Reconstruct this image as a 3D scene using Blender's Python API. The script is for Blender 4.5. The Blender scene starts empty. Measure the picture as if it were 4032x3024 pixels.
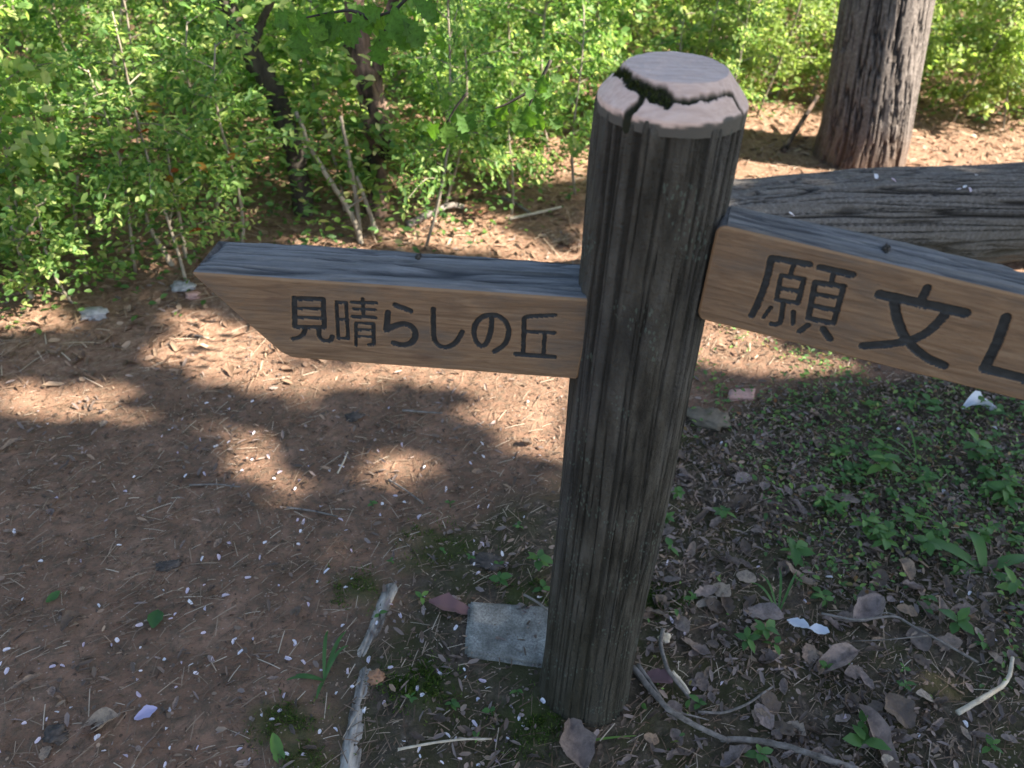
import bpy, bmesh, math, random
import numpy as np
from mathutils import Vector, Matrix, Quaternion
R_ = math.radians
random.seed(7)
rng = np.random.default_rng(11)
SC = bpy.context.scene
COL = SC.collection

# ------------------------------------------------------------------ camera
CAM_H = 1.5946
PITCH = R_(37.015)
ROLL = R_(2.672)
cam_d = bpy.data.cameras.new('camera')
cam = bpy.data.objects.new('camera', cam_d)
COL.objects.link(cam)
cam.matrix_world = Matrix.Translation((0, 0, CAM_H)) @ Matrix.Rotation(math.pi / 2 - PITCH, 4, 'X') @ Matrix.Rotation(ROLL, 4, 'Z')
cam_d.sensor_width = 36.0
cam_d.lens = 36.0 * 3378 / 4032
cam_d.clip_start = 0.05
cam_d.clip_end = 400
cam_d.dof.use_dof = True
cam_d.dof.focus_distance = 1.55
cam_d.dof.aperture_fstop = 30.16 / 1000 / 0.0068
SC.camera = cam

# ------------------------------------------------------------------ light
SUN_EL, SUN_AZ = R_(42), R_(-12)          # azimuth measured from +X, counter-clockwise
SUN = np.array([math.cos(SUN_EL) * math.cos(SUN_AZ), math.cos(SUN_EL) * math.sin(SUN_AZ), math.sin(SUN_EL)])
world = bpy.data.worlds.new('World')
SC.world = world
world.use_nodes = True
wn = world.node_tree.nodes
bg = wn['Background']
sky = wn.new('ShaderNodeTexSky')
sky.sky_type = 'NISHITA'
sky.sun_disc = False
sky.sun_elevation = SUN_EL
sky.sun_rotation = math.pi / 2 - SUN_AZ
world.node_tree.links.new(sky.outputs[0], bg.inputs[0])
bg.inputs[1].default_value = 0.070
sl = bpy.data.lights.new('sun', 'SUN')
sl.energy = 5.0
sl.angle = R_(0.53)
sl.color = (1.0, 0.93, 0.82)
so = bpy.data.objects.new('sun', sl)
COL.objects.link(so)
so.rotation_euler = Vector(SUN).to_track_quat('Z', 'Y').to_euler()
vs = SC.view_settings
vs.view_transform = 'Standard'
vs.look = 'None'
vs.gamma = 1
vs.use_curve_mapping = False
vs.exposure = 2.52
try:
    SC.cycles.use_denoising = True
    SC.cycles.max_bounces = 8
    SC.cycles.diffuse_bounces = 4
    SC.cycles.transmission_bounces = 4
except Exception:
    pass

# ------------------------------------------------------------------ helpers
RC = np.array(cam.matrix_world.to_3x3())
def ray(px, py):                           # px of the 2212-wide view -> direction
    k = 4032 / 2212
    return RC @ np.array([(px * k - 2016) / 3378, -(py * k - 1512) / 3378, -1.0])
def gp(px, py, z=0.0):                     # where that direction meets the ground
    d = ray(px, py)
    t = (z - CAM_H) / d[2]
    return np.array([0, 0, CAM_H]) + d * t
def at(px, py, Y):
    d = ray(px, py)
    return np.array([0, 0, CAM_H]) + d * Y / d[1]

def _hash(i, j, s):
    n = (i.astype(np.int64) * 374761393 + j.astype(np.int64) * 668265263 + s * 982451653) & 0xffffffff
    n = ((n ^ (n >> 13)) * 1274126177) & 0xffffffff
    return ((n ^ (n >> 16)) & 0xffff) / 65535.0
def noise2(x, y, s=0):
    x = np.asarray(x, float); y = np.asarray(y, float)
    i = np.floor(x); j = np.floor(y); u = x - i; v = y - j
    u = u * u * (3 - 2 * u); v = v * v * (3 - 2 * v)
    i = i.astype(np.int64); j = j.astype(np.int64)
    a = _hash(i, j, s); b = _hash(i + 1, j, s); c = _hash(i, j + 1, s); d = _hash(i + 1, j + 1, s)
    return (a * (1 - u) + b * u) * (1 - v) + (c * (1 - u) + d * u) * v
def fbm(x, y, s=0, o=4):
    r = 0; a = 0.5
    for k in range(o):
        r = r + a * noise2(np.asarray(x) * 2 ** k, np.asarray(y) * 2 ** k, s + k); a *= 0.5
    return r / (1 - 0.5 ** o)
def sstep(a, b, x):
    t = np.clip((np.asarray(x, float) - a) / (b - a), 0, 1)
    return t * t * (3 - 2 * t)

FRONT = np.array([(-9, 0.6), (-2.8, 1.7), (-1.6, 2.18), (-1.19, 2.40), (-0.41, 2.82), (0.3, 3.38), (0.9, 3.95), (1.6, 4.6), (2.6, 4.5), (4.2, 4.35), (9, 4.2)])
def front_y(x):
    return np.interp(x, FRONT[:, 0], FRONT[:, 1])
# edge between the bare red path and the mossy verge
VERGE = np.array([(-1.6, -0.32), (0.83, -0.30), (1.0, -0.34), (1.35, -0.30), (1.62, -0.03), (1.8, 0.3), (2.0, 0.55), (2.25, 1.2), (2.6, 2.4), (3.2, 4.5)])
def verge_mask(x, y):                      # 1 on the verge, 0 on the path
    e = np.interp(y, VERGE[:, 0], VERGE[:, 1])
    w = (fbm(np.asarray(x) * 3.1, np.asarray(y) * 3.1, 5) - 0.5) * 0.5
    return sstep(-0.12, 0.12, np.asarray(x) - e + w)
def back_mask(x, y):                       # leaf-strewn soil in front of and under the shrubs
    w = (fbm(np.asarray(x) * 2.3, np.asarray(y) * 2.3, 9) - 0.5) * 0.6
    f = np.minimum(front_y(x) - 0.35, 2.75)
    return sstep(-0.2, 0.25, np.asarray(y) - f + w)
def ground_h(x, y):
    x = np.asarray(x, float); y = np.asarray(y, float)
    v = verge_mask(x, y)
    h = (fbm(x * 1.1, y * 1.1, 1) - 0.5) * 0.05 + (fbm(x * 6, y * 6, 2) - 0.5) * (0.012 + 0.022 * v) + (fbm(x * 22, y * 22, 3) - 0.5) * (0.006 + 0.010 * v)
    h = h + 0.06 * sstep(0, 1.5, y - front_y(x))
    w = np.exp(-(((x - 0.04) / .17) ** 4 + ((y - 1.2) / .14) ** 4))      # settled flat under the slab
    h = h * (1 - w) + .004 * w
    d2 = (x - 0.18) ** 2 + (y - 1.06) ** 2
    return h + 0.006 + 0.012 * np.exp(-d2 / 0.03)
def gh(x, y):
    return float(ground_h(np.array([x]), np.array([y]))[0])
def gpt(px, py, dz=0.0):                   # ground point under a view pixel, on the real surface
    p = gp(px, py)
    for _ in range(4):
        p = gp(px, py, gh(p[0], p[1]))
    return np.array([p[0], p[1], gh(p[0], p[1]) + dz])

def mesh_from(name, V, F, smooth=True, attrs=None, mats=(), mi=None):
    me = bpy.data.meshes.new(name)
    V = np.asarray(V, np.float32)
    if isinstance(F, np.ndarray):
        k = F.shape[1]; n = len(F)
        me.vertices.add(len(V)); me.vertices.foreach_set('co', V.ravel())
        me.loops.add(n * k); me.loops.foreach_set('vertex_index', F.astype(np.int32).ravel())
        me.polygons.add(n)
        me.polygons.foreach_set('loop_start', np.arange(0, n * k, k, dtype=np.int32))
        me.polygons.foreach_set('loop_total', np.full(n, k, np.int32))
        me.update(calc_edges=True)
    else:
        me.from_pydata([tuple(v) for v in V.tolist()], [], [tuple(f) for f in F])
    for m in mats:
        me.materials.append(m)
    if smooth:
        me.polygons.foreach_set('use_smooth', np.ones(len(me.polygons), bool))
    if mi is not None:
        me.polygons.foreach_set('material_index', np.asarray(mi, np.int32))
    if attrs:
        for k, a in attrs.items():
            at_ = me.attributes.new(k, 'FLOAT', 'POINT')
            at_.data.foreach_set('value', np.asarray(a, np.float32))
    me.validate()
    me.update()
    return me
def link(name, data, parent=None, loc=None, rot=None):
    o = bpy.data.objects.new(name, data)
    COL.objects.link(o)
    if parent is not None:
        o.parent = parent
    if loc is not None:
        o.location = loc
    if rot is not None:
        o.rotation_euler = rot
    return o
def tag(o, label=None, cat=None, group=None, kind=None):
    if label: o['label'] = label
    if cat: o['category'] = cat
    if group: o['group'] = group
    if kind: o['kind'] = kind
    return o
def empty(name, loc, label, cat, group=None, rz=0):
    o = link(name, None, None, loc, (0, 0, rz))
    o.empty_display_size = 0.05
    return tag(o, label, cat, group)
def copy_tree(o, parent=None):
    c = o.copy(); COL.objects.link(c)
    c.parent = parent
    for ch in list(o.children):
        copy_tree(ch, c)
    return c

def grid_faces(nu, nv, wrap=False):        # u fastest? index = i*nv + j, i in nu, j in nv
    i = np.arange(nu if wrap else nu - 1); j = np.arange(nv - 1)
    I, J = np.meshgrid(i, j, indexing='ij')
    I2 = (I + 1) % nu
    return np.stack([I * nv + J, I2 * nv + J, I2 * nv + J + 1, I * nv + J + 1], -1).reshape(-1, 4)

def tube(P, rad, n=6, cap=True, jit=0.0, seed=0):
    """a tapered tube along the points P -> V, F (quads)"""
    P = np.asarray(P, float); rad = np.broadcast_to(np.asarray(rad, float), (len(P),))
    T = np.gradient(P, axis=0); T /= np.linalg.norm(T, axis=1)[:, None] + 1e-9
    up = np.array([0, 0, 1.0]) if abs(T[0, 2]) < 0.9 else np.array([1.0, 0, 0])
    a = np.linspace(0, 2 * np.pi, n, endpoint=False)
    V = []
    s = np.cross(up, T[0]); s /= np.linalg.norm(s)
    r_ = np.random.default_rng(seed)
    for k in range(len(P)):
        s = s - T[k] * (s @ T[k]); s /= np.linalg.norm(s) + 1e-9
        b = np.cross(T[k], s)
        rr = rad[k] * (1 + jit * (r_.random(n) - 0.5))
        V.append(P[k] + np.outer(np.cos(a) * rr, s) + np.outer(np.sin(a) * rr, b))
    V = np.concatenate(V)
    F = []
    for k in range(len(P) - 1):
        for i in range(n):
            F.append((k * n + i, k * n + (i + 1) % n, (k + 1) * n + (i + 1) % n, (k + 1) * n + i))
    F = np.array(F)
    if cap:
        c = len(V)
        V = np.concatenate([V, P[:1], P[-1:]])
        A = [(c, (i + 1) % n, i, i) for i in range(n)]
        B = [(c + 1, (len(P) - 1) * n + i, (len(P) - 1) * n + (i + 1) % n, (len(P) - 1) * n + (i + 1) % n) for i in range(n)]
        return V, [tuple(f) for f in F.tolist()] + [x[:3] for x in A] + [x[:3] for x in B]
    return V, [tuple(f) for f in F.tolist()]
def smooth_path(P, n=24):
    P = np.asarray(P, float)
    t = np.linspace(0, 1, len(P)); tt = np.linspace(0, 1, n)
    Q = np.stack([np.interp(tt, t, P[:, k]) for k in range(P.shape[1])], -1)
    for _ in range(max(1, n // len(P) // 2)):
        Q[1:-1] = (Q[:-2] + 2 * Q[1:-1] + Q[2:]) / 4
    return Q
class MB:
    def __init__(s): s.V = []; s.F = []; s.n = 0; s.A = []; s.M = []
    def add(s, V, F, a=0.0, m=0):
        V = np.asarray(V, float)
        s.V.append(V); s.F += [tuple(int(i) + s.n for i in f) for f in F]; s.n += len(V)
        s.A.append(np.full(len(V), a) if np.isscalar(a) else np.asarray(a)); s.M += [m] * len(F)
    def mesh(s, name, mats, smooth=True):
        return mesh_from(name, np.concatenate(s.V), s.F, smooth, {'rnd': np.concatenate(s.A)}, mats, s.M)

# leaf templates: x across, y along, z up (unit length)
def leaf_t(w=0.3, fold=0.10, droop=0.12):
    V = np.array([(0, 0, 0), (-w * .8, .28, fold * .8), (-w * .8, .62, fold * .7 - droop * .3), (0, 1, -droop), (w * .8, .62, fold * .7 - droop * .3), (w * .8, .28, fold * .8), (0, .45, 0)])
    F = [(0, 6, 1), (6, 3, 2), (6, 2, 1), (0, 5, 6), (6, 4, 3), (6, 5, 4)]
    return V, F
LT = leaf_t()
LT4 = (LT[0][:6], [(0, 3, 2, 1), (0, 5, 4, 3)])
def frames(D, N):
    D = D / (np.linalg.norm(D, axis=1)[:, None] + 1e-9)
    S = np.cross(D, N); S /= np.linalg.norm(S, axis=1)[:, None] + 1e-9
    N = np.cross(S, D)
    return np.stack([S, D, N], 1)          # rows
def scatter(T, P, D, N, size):
    """stamp template T at points P, along D with normal N -> V, F, index of the copy per vertex"""
    TV, TF = T
    M = frames(np.asarray(D, float), np.asarray(N, float))
    V = np.einsum('kc,ncx->nkx', TV, M) * np.asarray(size)[:, None, None] + np.asarray(P)[:, None, :]
    n, k = len(P), len(TV)
    F = (np.array(TF)[None] + (np.arange(n) * k)[:, None, None]).reshape(-1, len(TF[0]))
    return V.reshape(-1, 3), F, np.repeat(np.arange(n), k)
def rand_dir(n, zmin=-1, zmax=1, r=rng):
    z = r.uniform(zmin, zmax, n); a = r.uniform(0, 2 * np.pi, n); q = np.sqrt(1 - z * z)
    return np.stack([q * np.cos(a), q * np.sin(a), z], -1)

# ------------------------------------------------------------------ materials
def mat(name):
    m = bpy.data.materials.new(name); m.use_nodes = True
    nt = m.node_tree
    return m, nt, nt.nodes['Principled BSDF']
def N(nt, t, **kw):
    n = nt.nodes.new(t)
    for k, v in kw.items():
        if k.startswith('i_'):
            key = k[2:].replace('_', ' ')
            n.inputs[key].default_value = v
        else:
            setattr(n, k, v)
    return n
def L(nt, a, b): nt.links.new(a, b)
def ramp(nt, fac, stops):
    r = nt.nodes.new('ShaderNodeValToRGB')
    e = r.color_ramp.elements
    while len(e) < len(stops): e.new(0.5)
    for k, (p, c) in enumerate(stops):
        e[k].position = p; e[k].color = (*c, 1)
    L(nt, fac, r.inputs[0])
    return r.outputs[0]
def mixc(nt, fac, a, b):
    m = nt.nodes.new('ShaderNodeMix'); m.data_type = 'RGBA'
    for sock, v in ((m.inputs[0], fac), (m.inputs[6], a), (m.inputs[7], b)):
        if hasattr(v, 'node'): L(nt, v, sock)
        elif isinstance(v, (int, float)): sock.default_value = v
        else: sock.default_value = (*v, 1)
    return m.outputs[2]
def math_(nt, op, a, b=0.0, c=None, clamp=False):
    m = nt.nodes.new('ShaderNodeMath'); m.operation = op; m.use_clamp = clamp
    for sock, v in zip(m.inputs, (a, b, c)):
        if v is None: continue
        if hasattr(v, 'node'): L(nt, v, sock)
        else: sock.default_value = v
    return m.outputs[0]
def objco(nt, scale=(1, 1, 1)):
    tc = nt.nodes.new('ShaderNodeTexCoord'); mp = nt.nodes.new('ShaderNodeMapping')
    mp.inputs['Scale'].default_value = scale
    L(nt, tc.outputs['Object'], mp.inputs[0])
    return mp.outputs[0]
def noise(nt, vec, scale, detail=6, rough=0.6, dist=0.0):
    n = nt.nodes.new('ShaderNodeTexNoise')
    n.inputs['Scale'].default_value = scale; n.inputs['Detail'].default_value = detail
    n.inputs['Roughness'].default_value = rough; n.inputs['Distortion'].default_value = dist
    L(nt, vec, n.inputs['Vector'])
    return n.outputs[0]
def attr(nt, name):
    a = nt.nodes.new('ShaderNodeAttribute'); a.attribute_name = name
    return a.outputs['Fac']
def bump(nt, h, strength, dist, bsdf):
    b = nt.nodes.new('ShaderNodeBump'); b.inputs['Strength'].default_value = strength; b.inputs['Distance'].default_value = dist
    L(nt, h, b.inputs['Height']); L(nt, b.outputs[0], bsdf.inputs['Normal'])
def rough(b, v, spec=0.3):
    b.inputs['Roughness'].default_value = v
    b.inputs['Specular IOR Level'].default_value = spec

def leaf_mat(name, stops, trans=0.58, gloss=0.3, use_obj=True, mottle=0):
    """leaf colour from the per-leaf random value, shifted a little per plant; light passes through"""
    m, nt, b = mat(name)
    r = attr(nt, 'rnd')
    if use_obj:
        oi = nt.nodes.new('ShaderNodeObjectInfo')
        r = math_(nt, 'ADD', math_(nt, 'MULTIPLY', r, 0.75), math_(nt, 'MULTIPLY', oi.outputs['Random'], 0.25))
    c = ramp(nt, r, stops)
    if mottle:
        nn = noise(nt, objco(nt), mottle, 5, .7)
        c = mixc(nt, ramp(nt, nn, [(0.42, (0, 0, 0)), (0.66, (.75, .75, .75))]), c, tuple(x * .35 for x in stops[len(stops) // 2][1]))
        bump(nt, nn, .5, .02, b)
    L(nt, c, b.inputs['Base Color']); rough(b, 0.5, gloss)
    tr = nt.nodes.new('ShaderNodeBsdfTranslucent')
    hs = nt.nodes.new('ShaderNodeHueSaturation'); hs.inputs['Saturation'].default_value = 1.15; hs.inputs['Value'].default_value = 1.7; hs.inputs['Hue'].default_value = 0.487
    L(nt, c, hs.inputs['Color']); L(nt, hs.outputs[0], tr.inputs['Color'])
    mx = nt.nodes.new('ShaderNodeMixShader'); mx.inputs[0].default_value = trans
    L(nt, b.outputs[0], mx.inputs[1]); L(nt, tr.outputs[0], mx.inputs[2])
    L(nt, mx.outputs[0], nt.nodes['Material Output'].inputs['Surface'])
    return m
M = {}
M['leaf'] = leaf_mat('shrub_leaf', [(0.0, (0.06, 0.13, 0.042)), (0.3, (0.115, 0.22, 0.058)), (0.6, (0.20, 0.31, 0.085)), (0.8, (0.33, 0.41, 0.13)), (1.0, (0.46, 0.46, 0.21))])
M['leaf_bright'] = leaf_mat('sunlit_leaf', [(0.0, (0.11, 0.19, 0.045)), (0.6, (0.22, 0.30, 0.085)), (1.0, (0.36, 0.40, 0.17))])  # paler copy of the shrub leaf, sunlit look put into its colour
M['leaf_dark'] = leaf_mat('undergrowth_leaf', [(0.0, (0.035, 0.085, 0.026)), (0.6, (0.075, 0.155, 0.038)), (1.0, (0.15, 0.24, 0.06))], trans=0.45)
M['leaf_ground'] = leaf_mat('seedling_leaf', [(0.0, (0.05, 0.115, 0.035)), (0.6, (0.085, 0.175, 0.045)), (1.0, (0.15, 0.25, 0.055))], trans=0.4)
M['leaf_red'] = leaf_mat('red_young_leaf', [(0.0, (0.20, 0.045, 0.02)), (0.6, (0.22, 0.09, 0.02)), (1.0, (0.20, 0.15, 0.03))])
M['canopy'] = leaf_mat('oak_leaf', [(0.0, (0.035, 0.085, 0.02)), (1.0, (0.08, 0.16, 0.03))], trans=0.18)

def dead_mat(name, stops, trans=0.12):
    m = leaf_mat(name, stops, trans, 0.2, True, 5 if name == 'dead_leaf' else 0)
    return m
M['dead'] = dead_mat('dead_leaf', [(0.0, (0.055, 0.038, 0.025)), (0.3, (0.14, 0.098, 0.068)), (0.55, (0.27, 0.21, 0.185)), (0.8, (0.30, 0.20, 0.125)), (1.0, (0.46, 0.38, 0.30))])
M['needle'] = dead_mat('dry_needle', [(0.0, (0.05, 0.032, 0.022)), (0.4, (0.13, 0.08, 0.05)), (0.8, (0.26, 0.18, 0.12)), (1.0, (0.42, 0.34, 0.25))], 0.0)
M['back_litter'] = dead_mat('dry_litter', [(0.0, (0.09, 0.055, 0.035)), (0.4, (0.21, 0.13, 0.085)), (0.8, (0.34, 0.235, 0.155)), (1.0, (0.48, 0.38, 0.28))], 0.1)
M['petal'] = dead_mat('cherry_petal', [(0.0, (0.46, 0.35, 0.42)), (0.5, (0.60, 0.54, 0.59)), (1.0, (0.74, 0.72, 0.73))], 0.25)

def simple(name, c1, c2, scale, stretch=(1, 1, 1), bs=0.5, bd=0.004, r=0.85, lo=0.3, hi=0.7, spec=0.2):
    m, nt, b = mat(name)
    co = objco(nt, stretch)
    n = noise(nt, co, scale)
    L(nt, ramp(nt, n, [(lo, c1), (hi, c2)]), b.inputs['Base Color'])
    rough(b, r, spec)
    bump(nt, n, bs, bd, b)
    return m
M['bark_stem'] = simple('pale_stem', (0.13, 0.10, 0.075), (0.34, 0.29, 0.22), 30, (1, 1, .3))
M['bark_dark'] = simple('dark_bark', (0.018, 0.015, 0.012), (0.07, 0.058, 0.045), 40, (1, 1, .25), .8, .01)
M['bark_red'] = simple('reddish_bark', (0.022, 0.016, 0.012), (0.26, 0.165, 0.12), 16, (1, 1, .35), .9, .015, .85, .42, .66)
M['twig'] = simple('dead_twig', (0.07, 0.058, 0.048), (0.22, 0.19, 0.165), 60, (1, 1, 1), .6, .003)
M['twig_pale'] = simple('peeled_twig', (0.34, 0.27, 0.19), (0.55, 0.47, 0.36), 60)
M['rotten'] = simple('rotten_wood', (0.085, 0.070, 0.056), (0.42, 0.37, 0.31), 45, (1, .35, 1), 1.0, .010, .95, .34, .62)
M['stone_pink'] = simple('pink_brick', (0.34, 0.19, 0.15), (0.46, 0.29, 0.24), 60)
M['stone_grey'] = simple('grey_stone', (0.075, 0.060, 0.043), (0.15, 0.125, 0.092), 40)
M['stone_white'] = simple('pale_stone', (0.16, 0.15, 0.145), (0.40, 0.38, 0.37), 30, (1, 1, 1), .9, .01)
M['clod'] = simple('dark_clod', (0.035, 0.029, 0.025), (0.10, 0.08, 0.066), 70)
M['clay'] = simple('orange_clay', (0.20, 0.10, 0.055), (0.36, 0.20, 0.12), 50)
M['moss'] = leaf_mat('moss_tuft', [(0.0, (0.012, 0.018, 0.005)), (0.6, (0.03, 0.04, 0.009)), (1.0, (0.065, 0.075, 0.016))], 0.1, 0.1, False)
M['moss_green'] = leaf_mat('green_moss', [(0.0, (0.022, 0.040, 0.008)), (0.6, (0.05, 0.085, 0.014)), (1.0, (0.10, 0.135, 0.025))], 0.15, 0.1, False)

# ------------------------------------------------------------------ ground
def ground_mat():
    m, nt, b = mat('soil')
    co = objco(nt)
    ver, back, moss = attr(nt, 'verge'), attr(nt, 'back'), attr(nt, 'moss')
    n1 = noise(nt, co, 7, 8, .65); n2 = noise(nt, co, 45, 6, .7); n3 = noise(nt, co, 220, 3, .7)
    path = ramp(nt, n1, [(0.28, (0.105, 0.062, 0.039)), (0.5, (0.200, 0.115, 0.074)), (0.72, (0.30, 0.175, 0.115))])
    path = mixc(nt, ramp(nt, n2, [(0.45, (0, 0, 0)), (0.62, (0.75, 0.75, 0.75))]), path, (0.105, 0.079, 0.054))
    hum = ramp(nt, n2, [(0.3, (0.030, 0.024, 0.017)), (0.55, (0.10, 0.075, 0.054)), (0.75, (0.20, 0.155, 0.115))])
    hum = mixc(nt, ramp(nt, n1, [(0.40, (0, 0, 0)), (0.58, (0.85, 0.85, 0.85))]), hum, (0.050, 0.048, 0.018))
    bk = ramp(nt, n2, [(0.3, (0.11, 0.062, 0.038)), (0.5, (0.24, 0.14, 0.09)), (0.72, (0.36, 0.245, 0.165))])
    c = mixc(nt, ver, path, hum)
    c = mixc(nt, back, c, bk)
    c = mixc(nt, moss, c, mixc(nt, n3, (0.018, 0.026, 0.006), (0.06, 0.075, 0.016)))
    # small crumbs and grit
    vo = nt.nodes.new('ShaderNodeTexVoronoi'); vo.inputs['Scale'].default_value = 150
    L(nt, co, vo.inputs['Vector'])
    sp = math_(nt, 'LESS_THAN', vo.outputs['Distance'], 0.28)
    sel = math_(nt, 'GREATER_THAN', noise(nt, vo.outputs['Position'], 400, 1), 0.56)
    grit = ramp(nt, vo.outputs['Color'], [(0.3, (0.045, 0.032, 0.026)), (0.6, (0.30, 0.20, 0.15)), (0.9, (0.42, 0.33, 0.27))])
    c = mixc(nt, math_(nt, 'MULTIPLY', math_(nt, 'MULTIPLY', sp, sel), 0.7), c, grit)
    L(nt, c, b.inputs['Base Color']); rough(b, 0.95, 0.15)
    h = math_(nt, 'ADD', math_(nt, 'MULTIPLY', n2, 1.0), math_(nt, 'MULTIPLY', n3, 0.35))
    bump(nt, h, 0.9, 0.012, b)
    return m
def axis(lo, hi, fine, far):
    a = list(np.arange(lo, hi, fine)); s = fine; x = a[-1]
    while x < far:
        s *= 1.12; x += s; a.append(x)
    s = fine; x = lo
    while x > -far:
        s *= 1.12; x -= s; a.insert(0, x)
    return np.array(a)
gx, gy = axis(-2.0, 2.4, 0.014, 90), axis(0.7, 4.2, 0.014, 90)
X, Y = np.meshgrid(gx, gy, indexing='ij'); X = X.ravel(); Y = Y.ravel()
MOSS = [gpt(1150, 1560), gpt(905, 1480), gpt(620, 1560), gpt(940, 1180), gpt(1130, 1285), gpt(1420, 1300), gpt(760, 1275), gpt(640, 1650)]
mo = np.zeros(len(X))
for k, p in enumerate(MOSS):
    rr = (0.08, 0.075, 0.07, 0.10, 0.06, 0.06, 0.07, 0.06)[k]
    d = np.hypot(X - p[0], (Y - p[1]) * 1.2) / rr + (fbm(X * 14, Y * 14, 31) - .5) * 1.4
    mo = np.maximum(mo, .75 * (1 - sstep(.3, 1.2, d)))
Z = ground_h(X, Y) + mo * 0.008
me = mesh_from('ground', np.stack([X, Y, Z], -1), grid_faces(len(gx), len(gy)), True,
               {'verge': verge_mask(X, Y), 'back': back_mask(X, Y), 'moss': mo}, [ground_mat()])
tag(link('ground', me), kind='structure')

# ------------------------------------------------------------------ signpost
def post_mat():
    m, nt, b = mat('weathered_log_post')
    co = objco(nt); cs = objco(nt, (1, 1, .3))
    g = attr(nt, 'groove')
    n1 = noise(nt, cs, 24, 8, .6); n2 = noise(nt, co, 110, 4, .7); n3 = noise(nt, co, 5, 3)
    c = ramp(nt, n1, [(0.34, (0.018, 0.016, 0.012)), (0.5, (0.048, 0.043, 0.033)), (0.68, (0.088, 0.080, 0.066))])
    c = mixc(nt, ramp(nt, noise(nt, objco(nt, (1, 1, .25)), 9, 3), [(0.45, (0, 0, 0)), (0.7, (.6, .6, .6))]), c, (0.068, 0.066, 0.064))
    c = mixc(nt, math_(nt, 'MULTIPLY', g, 0.85), c, (0.012, 0.011, 0.008))
    low = nt.nodes.new('ShaderNodeSeparateXYZ'); L(nt, co, low.inputs[0])
    foot_tone = ramp(nt, math_(nt, 'ADD', low.outputs[2], math_(nt, 'MULTIPLY', n3, .5)), [(0.25, (1, 1, 1)), (0.85, (0, 0, 0))])  # olive-brown, darker towards the bottom
    c = mixc(nt, math_(nt, 'MULTIPLY', foot_tone, 0.6), c, (0.036, 0.031, 0.017))
    # pale green lichen flecks
    vo = nt.nodes.new('ShaderNodeTexVoronoi'); vo.inputs['Scale'].default_value = 190; L(nt, objco(nt, (1, 1, .45)), vo.inputs['Vector'])
    fl = math_(nt, 'MULTIPLY', math_(nt, 'LESS_THAN', vo.outputs['Distance'], math_(nt, 'MULTIPLY', n2, 0.62)), math_(nt, 'GREATER_THAN', noise(nt, co, 11, 4), 0.55))
    c = mixc(nt, math_(nt, 'MULTIPLY', fl, 0.45), c, (0.10, 0.125, 0.10))
    L(nt, c, b.inputs['Base Color']); rough(b, .9, .2)
    bump(nt, math_(nt, 'ADD', n1, math_(nt, 'MULTIPLY', n2, .8)), 1.0, .010, b)
    return m
def cap_mat():
    m, nt, b = mat('pinkish_cut_end')
    co = objco(nt)
    ck, st = attr(nt, 'crack'), attr(nt, 'stain')
    n1 = noise(nt, objco(nt, (8, 60, 60)), 2.2, 6, .65); n2 = noise(nt, co, 140, 4)
    c = ramp(nt, n1, [(0.3, (0.43, 0.30, 0.235)), (0.55, (0.55, 0.40, 0.325)), (0.75, (0.62, 0.465, 0.385))])
    c = mixc(nt, math_(nt, 'MULTIPLY', n2, .25), c, (0.33, 0.25, 0.23))
    c = mixc(nt, st, c, (0.055, 0.055, 0.046))
    c = mixc(nt, ck, c, (0.014, 0.015, 0.007))
    L(nt, c, b.inputs['Base Color']); rough(b, .9, .2)
    bump(nt, math_(nt, 'ADD', n1, math_(nt, 'MULTIPLY', n2, .3)), .35, .003, b)
    return m
def front_mat():
    m, nt, b = mat('brown_board_face')
    cs = objco(nt, (1.2, 1, 14)); co = objco(nt)
    n1 = noise(nt, cs, 7, 8, .6, 1.4); n2 = noise(nt, objco(nt, (3, 3, 30)), 14, 5, .7); n3 = noise(nt, co, 9, 4)
    c = ramp(nt, n1, [(0.3, (0.108, 0.066, 0.037)), (0.5, (0.165, 0.104, 0.060)), (0.72, (0.220, 0.145, 0.086))])
    c = mixc(nt, ramp(nt, n2, [(0.56, (0, 0, 0)), (0.70, (.7, .7, .7))]), c, (0.075, 0.045, 0.026))
    c = mixc(nt, ramp(nt, n3, [(0.5, (0, 0, 0)), (0.7, (.55, .55, .55))]), c, (0.115, 0.078, 0.052))
    kn = nt.nodes.new('ShaderNodeTexVoronoi'); kn.inputs['Scale'].default_value = 9; L(nt, objco(nt, (.55, 1, 1.5)), kn.inputs['Vector'])
    dark_mark = math_(nt, 'MULTIPLY', math_(nt, 'SUBTRACT', 1.0, math_(nt, 'MULTIPLY', kn.outputs['Distance'], 7.0), clamp=True), math_(nt, 'GREATER_THAN', noise(nt, kn.outputs['Position'], 40, 1), 0.55))
    c = mixc(nt, math_(nt, 'MULTIPLY', dark_mark, .8), c, (0.06, 0.034, 0.024))  # knots in the face grain
    wz = noise(nt, objco(nt, (2, 2, 6)), 3, 5, .65)
    c = mixc(nt, ramp(nt, wz, [(0.48, (0, 0, 0)), (0.68, (.75, .75, .75))]), c, (0.088, 0.074, 0.060))
    c = mixc(nt, ramp(nt, noise(nt, objco(nt, (1, 1, 5)), 30, 6, .8), [(0.6, (0, 0, 0)), (0.72, (.8, .8, .8))]), c, (0.05, 0.034, 0.024))
    rim = attr(nt, 'rim')
    c = mixc(nt, math_(nt, 'MULTIPLY', rim, .55), c, (0.30, 0.175, 0.085))  # orange board edge, and a highlight painted along the carved rims
    L(nt, c, b.inputs['Base Color']); rough(b, .75, .25)
    bump(nt, math_(nt, 'ADD', n1, n2), .5, .003, b)
    return m
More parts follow.
